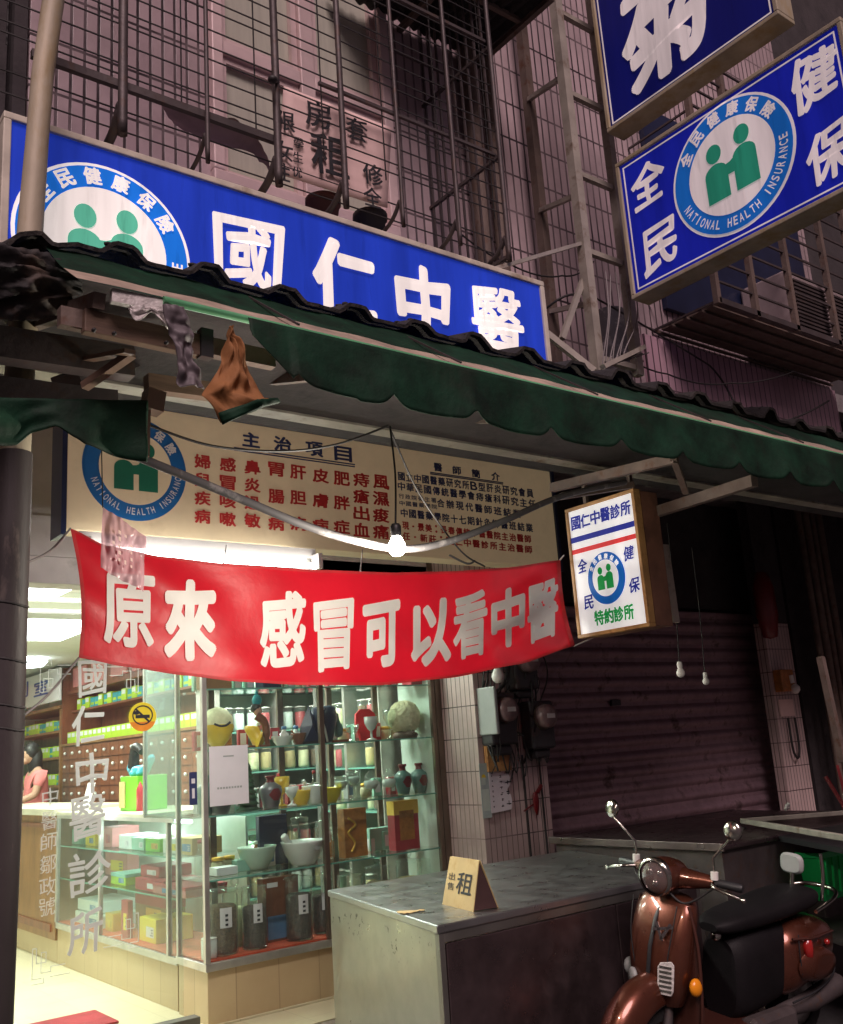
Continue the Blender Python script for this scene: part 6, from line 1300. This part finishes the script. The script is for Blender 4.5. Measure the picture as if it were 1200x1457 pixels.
# lime boxes on shelves above the drawers and in the unit at the far left
sf = thing('medicine_shelf', 'open brown shelf of lime green boxes above the drawers', 'shelf unit', (4.5, 11, 1.97))
b = MB(); b.box((4.72, dY0, 1.961), (4.84, dY1, 2.95)); b.box((DX+.12, dY0, 2.36), (4.71, dY1, 2.385)); b.box((DX+.06, dY0, 2.60), (4.71, dY1, 2.635)); b.box((DX, dY1, 1.961), (4.71, dY1+.04, 2.95)); obj('shelf_boards', b, 'wood_red', sf)
b = MB(); b.box((DX+.10, dY0, 2.64), (DX+.13, dY1, 2.95)); obj('cupboard_door', b, 'wood_red', sf)
b = MB()
for i in range(7): b.box((DX+.085, dY0+.1+i*.69, 2.68), (DX+.099, dY0+.62+i*.69, 2.92))
obj('door_pane', b, 'box_pink', sf)
us = thing('medicine_shelf', 'shelf unit of lime boxes in the far left corner behind the assistant', 'shelf unit', (4.5, 14.4, .06))
b = MB(); b.box((4.6, 13.38, .061), (4.84, 15.9, 2.4)); b.box((DX, 13.36, .061), (4.59, 13.42, 2.42)); b.box((DX-.02, 13.36, 2.43), (4.84, 15.95, 2.47))
for z in (1.02, 1.42, 1.78, 2.12): b.box((DX, 13.43, z), (4.59, 15.9, z+.03))
obj('shelf_boards', b, 'wood_tan', us)
bxs = thing('medicine_box', 'lime green medicine box standing in a row on the brown shelves', 'medicine box', (0, 0, 0), 'lime medicine boxes on the shelves')
b = MB(); b.box((-.09, -.075, 0), (.09, .075, .14)); obj('body', b, 'lime', bxs, .003); b = MB(); b.box((-.092, -.055, .075), (-.0905, .055, .125)); obj('label', b, 'box_white', bxs)
bx2 = thing('medicine_box', 'teal and white medicine box standing in a row on the brown shelves', 'medicine box', (0, 0, 0), 'teal medicine boxes on the shelves')
b = MB(); b.box((-.08, -.07, 0), (.08, .07, .12)); obj('body', b, 'box_teal', bx2, .003); b = MB(); b.box((-.082, -.055, .03), (-.0805, .055, .06)); obj('label', b, 'lime', bx2)
first = [True, True]
def put(k, loc):
    o = (bxs, bx2)[k]
    if first[k]: o.location = loc; first[k] = False
    else: dup(o, loc)
for i in range(30):
    y = dY0+.12+i*.158
    put(0, (DX+.12, y, 1.962)); put(1 if (i*7) % 5 < 3 else 0, (DX+.24, y+random.uniform(-.01, .01), 2.11 if False else 2.386))
for z in (1.452, 1.812, 2.152):
    for i in range(15): put(0 if random.random() < .7 else 1, (DX+.12, 13.55+i*.158, z))
sg = thing('dispensary_sign', 'white hanging sign with blue characters over the far left shelves', 'sign', (4.05, 14.3, 2.75))
b = MB(); p0, p1 = at(17, 990, X=4.1), at(84, 985, X=4.1); b.box((4.1, p1.y, 2.52), (4.13, p0.y, 2.94)); obj('panel', b, 'paper', sg)
F_ = Frame((4.095, 0, 0), (0, -1, 0), (0, 0, 1)); t = MB()
for ch, px, py in (('劑', 30, 983), ('室', 58, 979)): pxl(t, F_, ch, px-10, py-11, px+10, py+11, .02, X=4.095)
obj('lettering', t, 'print_blue', sg)
# jars on a glass shelf rack behind the display cabinet
rk = thing('jar_rack', 'tall glass rack of lidded herb jars behind the display cabinet', 'shelf unit', (4.2, 7.75, .06))
b = MB(); b.box((3.66, 7.93, .061), (4.84, 7.95, 2.75)); obj('back_panel', b, 'mint_glass', rk)
b = MB()
for x in (3.62, 4.2): b.box((x, 7.55, .061), (x+.04, 7.92, 2.75))
obj('uprights', b, 'alu', rk)
for i in range(7): b = MB(); b.box((3.67, 7.56, .5+.33*i), (4.83, 7.92, .512+.33*i)); obj('shelf', b, 'glass_edge', rk)
protos = []
for m in ('herb_brown', 'cream', 'box_red', 'card', 'box_white', 'jade_dark'):
    q = jar('lidded glass jar of herbs on the rack behind the display cabinet', V(0, 0, 0), .20, .05, m, lid='white_plastic', lab=False, group='herb jars on the rack'); protos.append([q, True])
for i in range(7):
    for j in range(9):
        k = random.choice(protos); loc = (3.76+j*.122, 7.66+random.uniform(-.03, .03), .513+.33*i)
        if k[1]: k[0].location = loc; k[1] = False
        else: dup(k[0], loc)
for k in protos:
    if k[1]: k[0].location = (4.0, 7.8, .513)
rk2 = thing('jar_rack', 'wall rack of bottles and herb jars at the right end behind the display cabinet', 'shelf unit', (4.7, 7.0, .06))
b = MB()
for y in (6.5, 7.0, 7.46): b.box((4.52, y, .061), (4.83, y+.035, 2.75))
obj('uprights', b, 'alu', rk2)
for i in range(7): b = MB(); b.box((4.53, 6.54, .45+.34*i), (4.83, 7.455, .462+.34*i)); obj('shelf', b, 'glass_edge', rk2)
b = MB(); b.box((4.832, 6.5, .4), (4.845, 7.49, 2.75)); obj('back_panel', b, 'mint_glass', rk2)
for i in range(7):
    for j in range(7):
        if 3 <= j <= 3: continue
        k = random.choice(protos); loc = (4.62+random.uniform(-.02, .06), 6.60+j*.130, .463+.34*i)
        o_ = dup(k[0], loc, 'lidded glass jar of herbs on the wall rack at the right end', 0, 'herb jars on the wall rack')
# things on the counter
p = at(178, 1142, X=2.95); carton('bright green box with white label on the counter', (3.1, p.y, 1.277), .24, .36, .26, 'lime_green', 0, None, None)
b = MB(); b.box((2.965, p.y+.06, 1.30), (2.975, p.y+.17, 1.50)); tag(obj('price_card', b, 'card', at0=(2.97, p.y+.11, 1.3)), 'cream card leaning on the left of the bright green box', 'card')
lz = thing('lizard', 'turquoise lizard figure lying on the bright green box', 'figurine', (3.1, p.y, 1.54))
sk = [(3.08, p.y+.17, 1.57, .035), (3.08, p.y+.05, 1.575, .05), (3.08, p.y-.09, 1.57, .045), (3.07, p.y-.18, 1.62, .03), (3.06, p.y-.25, 1.66, .035), (3.05, p.y-.30, 1.68, .018), (3.08, p.y+.26, 1.60, .022), (3.09, p.y+.22, 1.68, .012), (3.0, p.y+.05, 1.55, .015), (3.0, p.y-.09, 1.55, .015)]
skin('body', sk, [(1, 0), (1, 2), (2, 3), (3, 4), (4, 5), (0, 6), (6, 7), (1, 8), (2, 9)], 'turquoise', lz, 2)
b = MB(); b.tube(cable([V(3.08, p.y+.16, 1.6), V(3.08, p.y+.12, 1.76), V(3.08, p.y-.02, 1.72)], 6), [.05-.002*i for i in range(13)], 8); obj('dark_crest', b, 'hair', lz)
p2 = at(112, 1128, X=2.95); b = MB(); b.add([V(3.0, p2.y+.08, 1.277), V(3.0, p2.y-.10, 1.277), V(3.06, p2.y-.10, 1.50), V(3.06, p2.y+.08, 1.50)], [(0, 1, 2, 3)]); tag(obj('card', b, 'paper', at0=(3.0, p2.y, 1.277), solid=.004), 'white card propped on the counter left of the green box', 'card')
p3 = at(198, 1140, X=3.0); b = MB(); b.lathe([(.001, 0), (.03, 0), (.03, .16), (.012, .2), (.001, .22)], (3.0, p3.y-.02, 1.277), 10); tag(obj('bottle', b, 'box_red', at0=(3.0, p3.y, 1.277)), 'thin red bottle right of the bright green box', 'bottle')
# assistant behind the wooden counter
q = at(52, 1100, X=3.75); ax, ay = 3.75, q.y; zf = .06+.16
pr = thing('person', 'person with dark hair in a pink shirt working behind the wooden counter', 'person', (ax, ay, .06))
def HZ(z): return z+zf
sk = [(ax, ay, HZ(.95), .16, .12), (ax, ay, HZ(1.15), .14, .11), (ax, ay, HZ(1.38), .17, .11), (ax-.02, ay, HZ(1.50), .06), (ax-.05, ay, HZ(1.58), .055), (ax, ay+.18, HZ(1.38), .06), (ax-.05, ay+.23, HZ(1.15), .048), (ax-.28, ay+.12, HZ(1.08), .038), (ax-.36, ay+.06, HZ(1.08), .03), (ax, ay-.18, HZ(1.38), .06), (ax-.08, ay-.22, HZ(1.14), .048), (ax-.32, ay-.14, HZ(1.06), .038), (ax-.42, ay-.12, HZ(1.06), .03), (ax, ay+.09, HZ(.5), .085), (ax, ay+.09, HZ(.05), .055), (ax, ay-.09, HZ(.5), .085), (ax, ay-.09, HZ(.05), .055)]
skin('body', sk, [(0, 1), (1, 2), (2, 3), (3, 4), (2, 5), (5, 6), (6, 7), (7, 8), (2, 9), (9, 10), (10, 11), (11, 12), (0, 13), (13, 14), (0, 15), (15, 16)], 'skin', pr, 2)
sh_ = [(ax, ay, HZ(.88), .175, .14), (ax, ay, HZ(1.15), .155, .125), (ax, ay, HZ(1.37), .18, .122), (ax, ay, HZ(1.46), .09), (ax, ay+.18, HZ(1.38), .072), (ax-.035, ay+.22, HZ(1.22), .064), (ax, ay-.18, HZ(1.38), .072), (ax-.05, ay-.21, HZ(1.22), .064)]
skin('shirt', sh_, [(0, 1), (1, 2), (2, 3), (2, 4), (4, 5), (2, 6), (6, 7)], 'shirt_pink', pr, 2)
b = MB(); hc = V(ax-.09, ay-.01, HZ(1.63)); b.ball(hc, .098, 18, .92, .82, 1.15); b.ball(hc+V(-.09, -.03, -.005), .022, 8); b.ball(hc+V(-.05, .0, -.07), .05, 10); obj('head', b, 'skin', pr)
b = MB(); b.ball(hc+V(.025, .005, .03), .112, 18, .95, .95, 1.05); b.lathe([(.07, .1), (.105, .02), (.11, -.12), (.07, -.26), (.001, -.27)], hc+V(.07, .01, -.02), 14, (0, 0, 1), .8, 1); obj('hair', b, 'hair', pr)
b = MB()
for sy in (.035, -.04): b.ball(hc+V(-.087, sy, .02), .011, 8)
obj('eyes', b, 'print_black', pr)
b = MB(); b.ball(hc+V(-.085, -.01, -.05), .016, 8, .4, 1.3, .5); obj('mouth', b, 'box_pink', pr)
for sy, c in ((1, sk[8]), (-1, sk[12])):
    c = V(*c[:3]); J = [(c.x, c.y, c.z, .024), (c.x-.05, c.y, c.z-.005, .03)]; E_ = [(0, 1)]
    for i, (dy, ln) in enumerate(((-.03, .055), (-.01, .07), (.01, .075), (.03, .06))): k = len(J); J += [(c.x-.07, c.y+dy, c.z-.005, .011), (c.x-.07-ln*.5, c.y+dy, c.z-.015, .009), (c.x-.07-ln, c.y+dy, c.z-.035, .007)]; E_ += [(1, k), (k, k+1), (k+1, k+2)]
    k = len(J); J += [(c.x-.03, c.y-sy*.04, c.z, .011), (c.x-.06, c.y-sy*.055, c.z-.015, .009)]; E_ += [(0, k), (k, k+1)]
    skin('hand', J, E_, 'skin', pr, 1)
b = MB(); b.lathe([(.001, 0), (.11, .0), (.12, .03), (.10, .12), (.05, .15), (.001, .15)], (ax-.55, ay-.1, 1.302), 12); tag(obj('herb_pile', b, 'card', at0=(ax-.55, ay-.1, 1.302)), 'pale bundle of herbs in front of the assistant', 'herb bundle')

# ceiling lamps
def clamp(label, x, y, lx, ly, e):
    t = thing('ceiling_light', label, 'ceiling light', (x, y, 2.995)); b = MB(); b.box((x-lx/2-.03, y-ly/2-.03, 2.94), (x+lx/2+.03, y+ly/2+.03, 2.995)); obj('housing', b, 'white_plastic', t)
    b = MB(); b.box((x-lx/2, y-ly/2, 2.915), (x+lx/2, y+ly/2, 2.939)); obj('diffuser', b, 'tube_glow_room', t); area('room_light', (x, y, 2.90), lx, ly, e, (.93, 1, .86), (0, 0, -1), t)
clamp('bright long ceiling light seen through the door at the left', 2.75, 9.6, .9, 1.3, 95)
clamp('ceiling light near the front of the shop, hidden by the banner', 2.2, 7.2, .3, 1.2, 75)
clamp('ceiling light over the glass counter, hidden by the banner', 3.7, 7.0, .3, 1.2, 85)
b = MB(); p = at(40, 943, Z=2.95); b.lathe([(.22, 0), (.23, -.03), (.18, -.09), (.001, -.11)], (p.x, p.y, 2.99), 24); tag(obj('round_lamp', b, 'tube_glow_room', at0=(p.x, p.y, 2.99)), 'small round white ceiling lamp far back above the shelves', 'ceiling light')
area('rear_light', (p.x-.8, p.y-.5, 2.85), .5, .5, 60, (.93, 1, .86), (0, 0, -1))
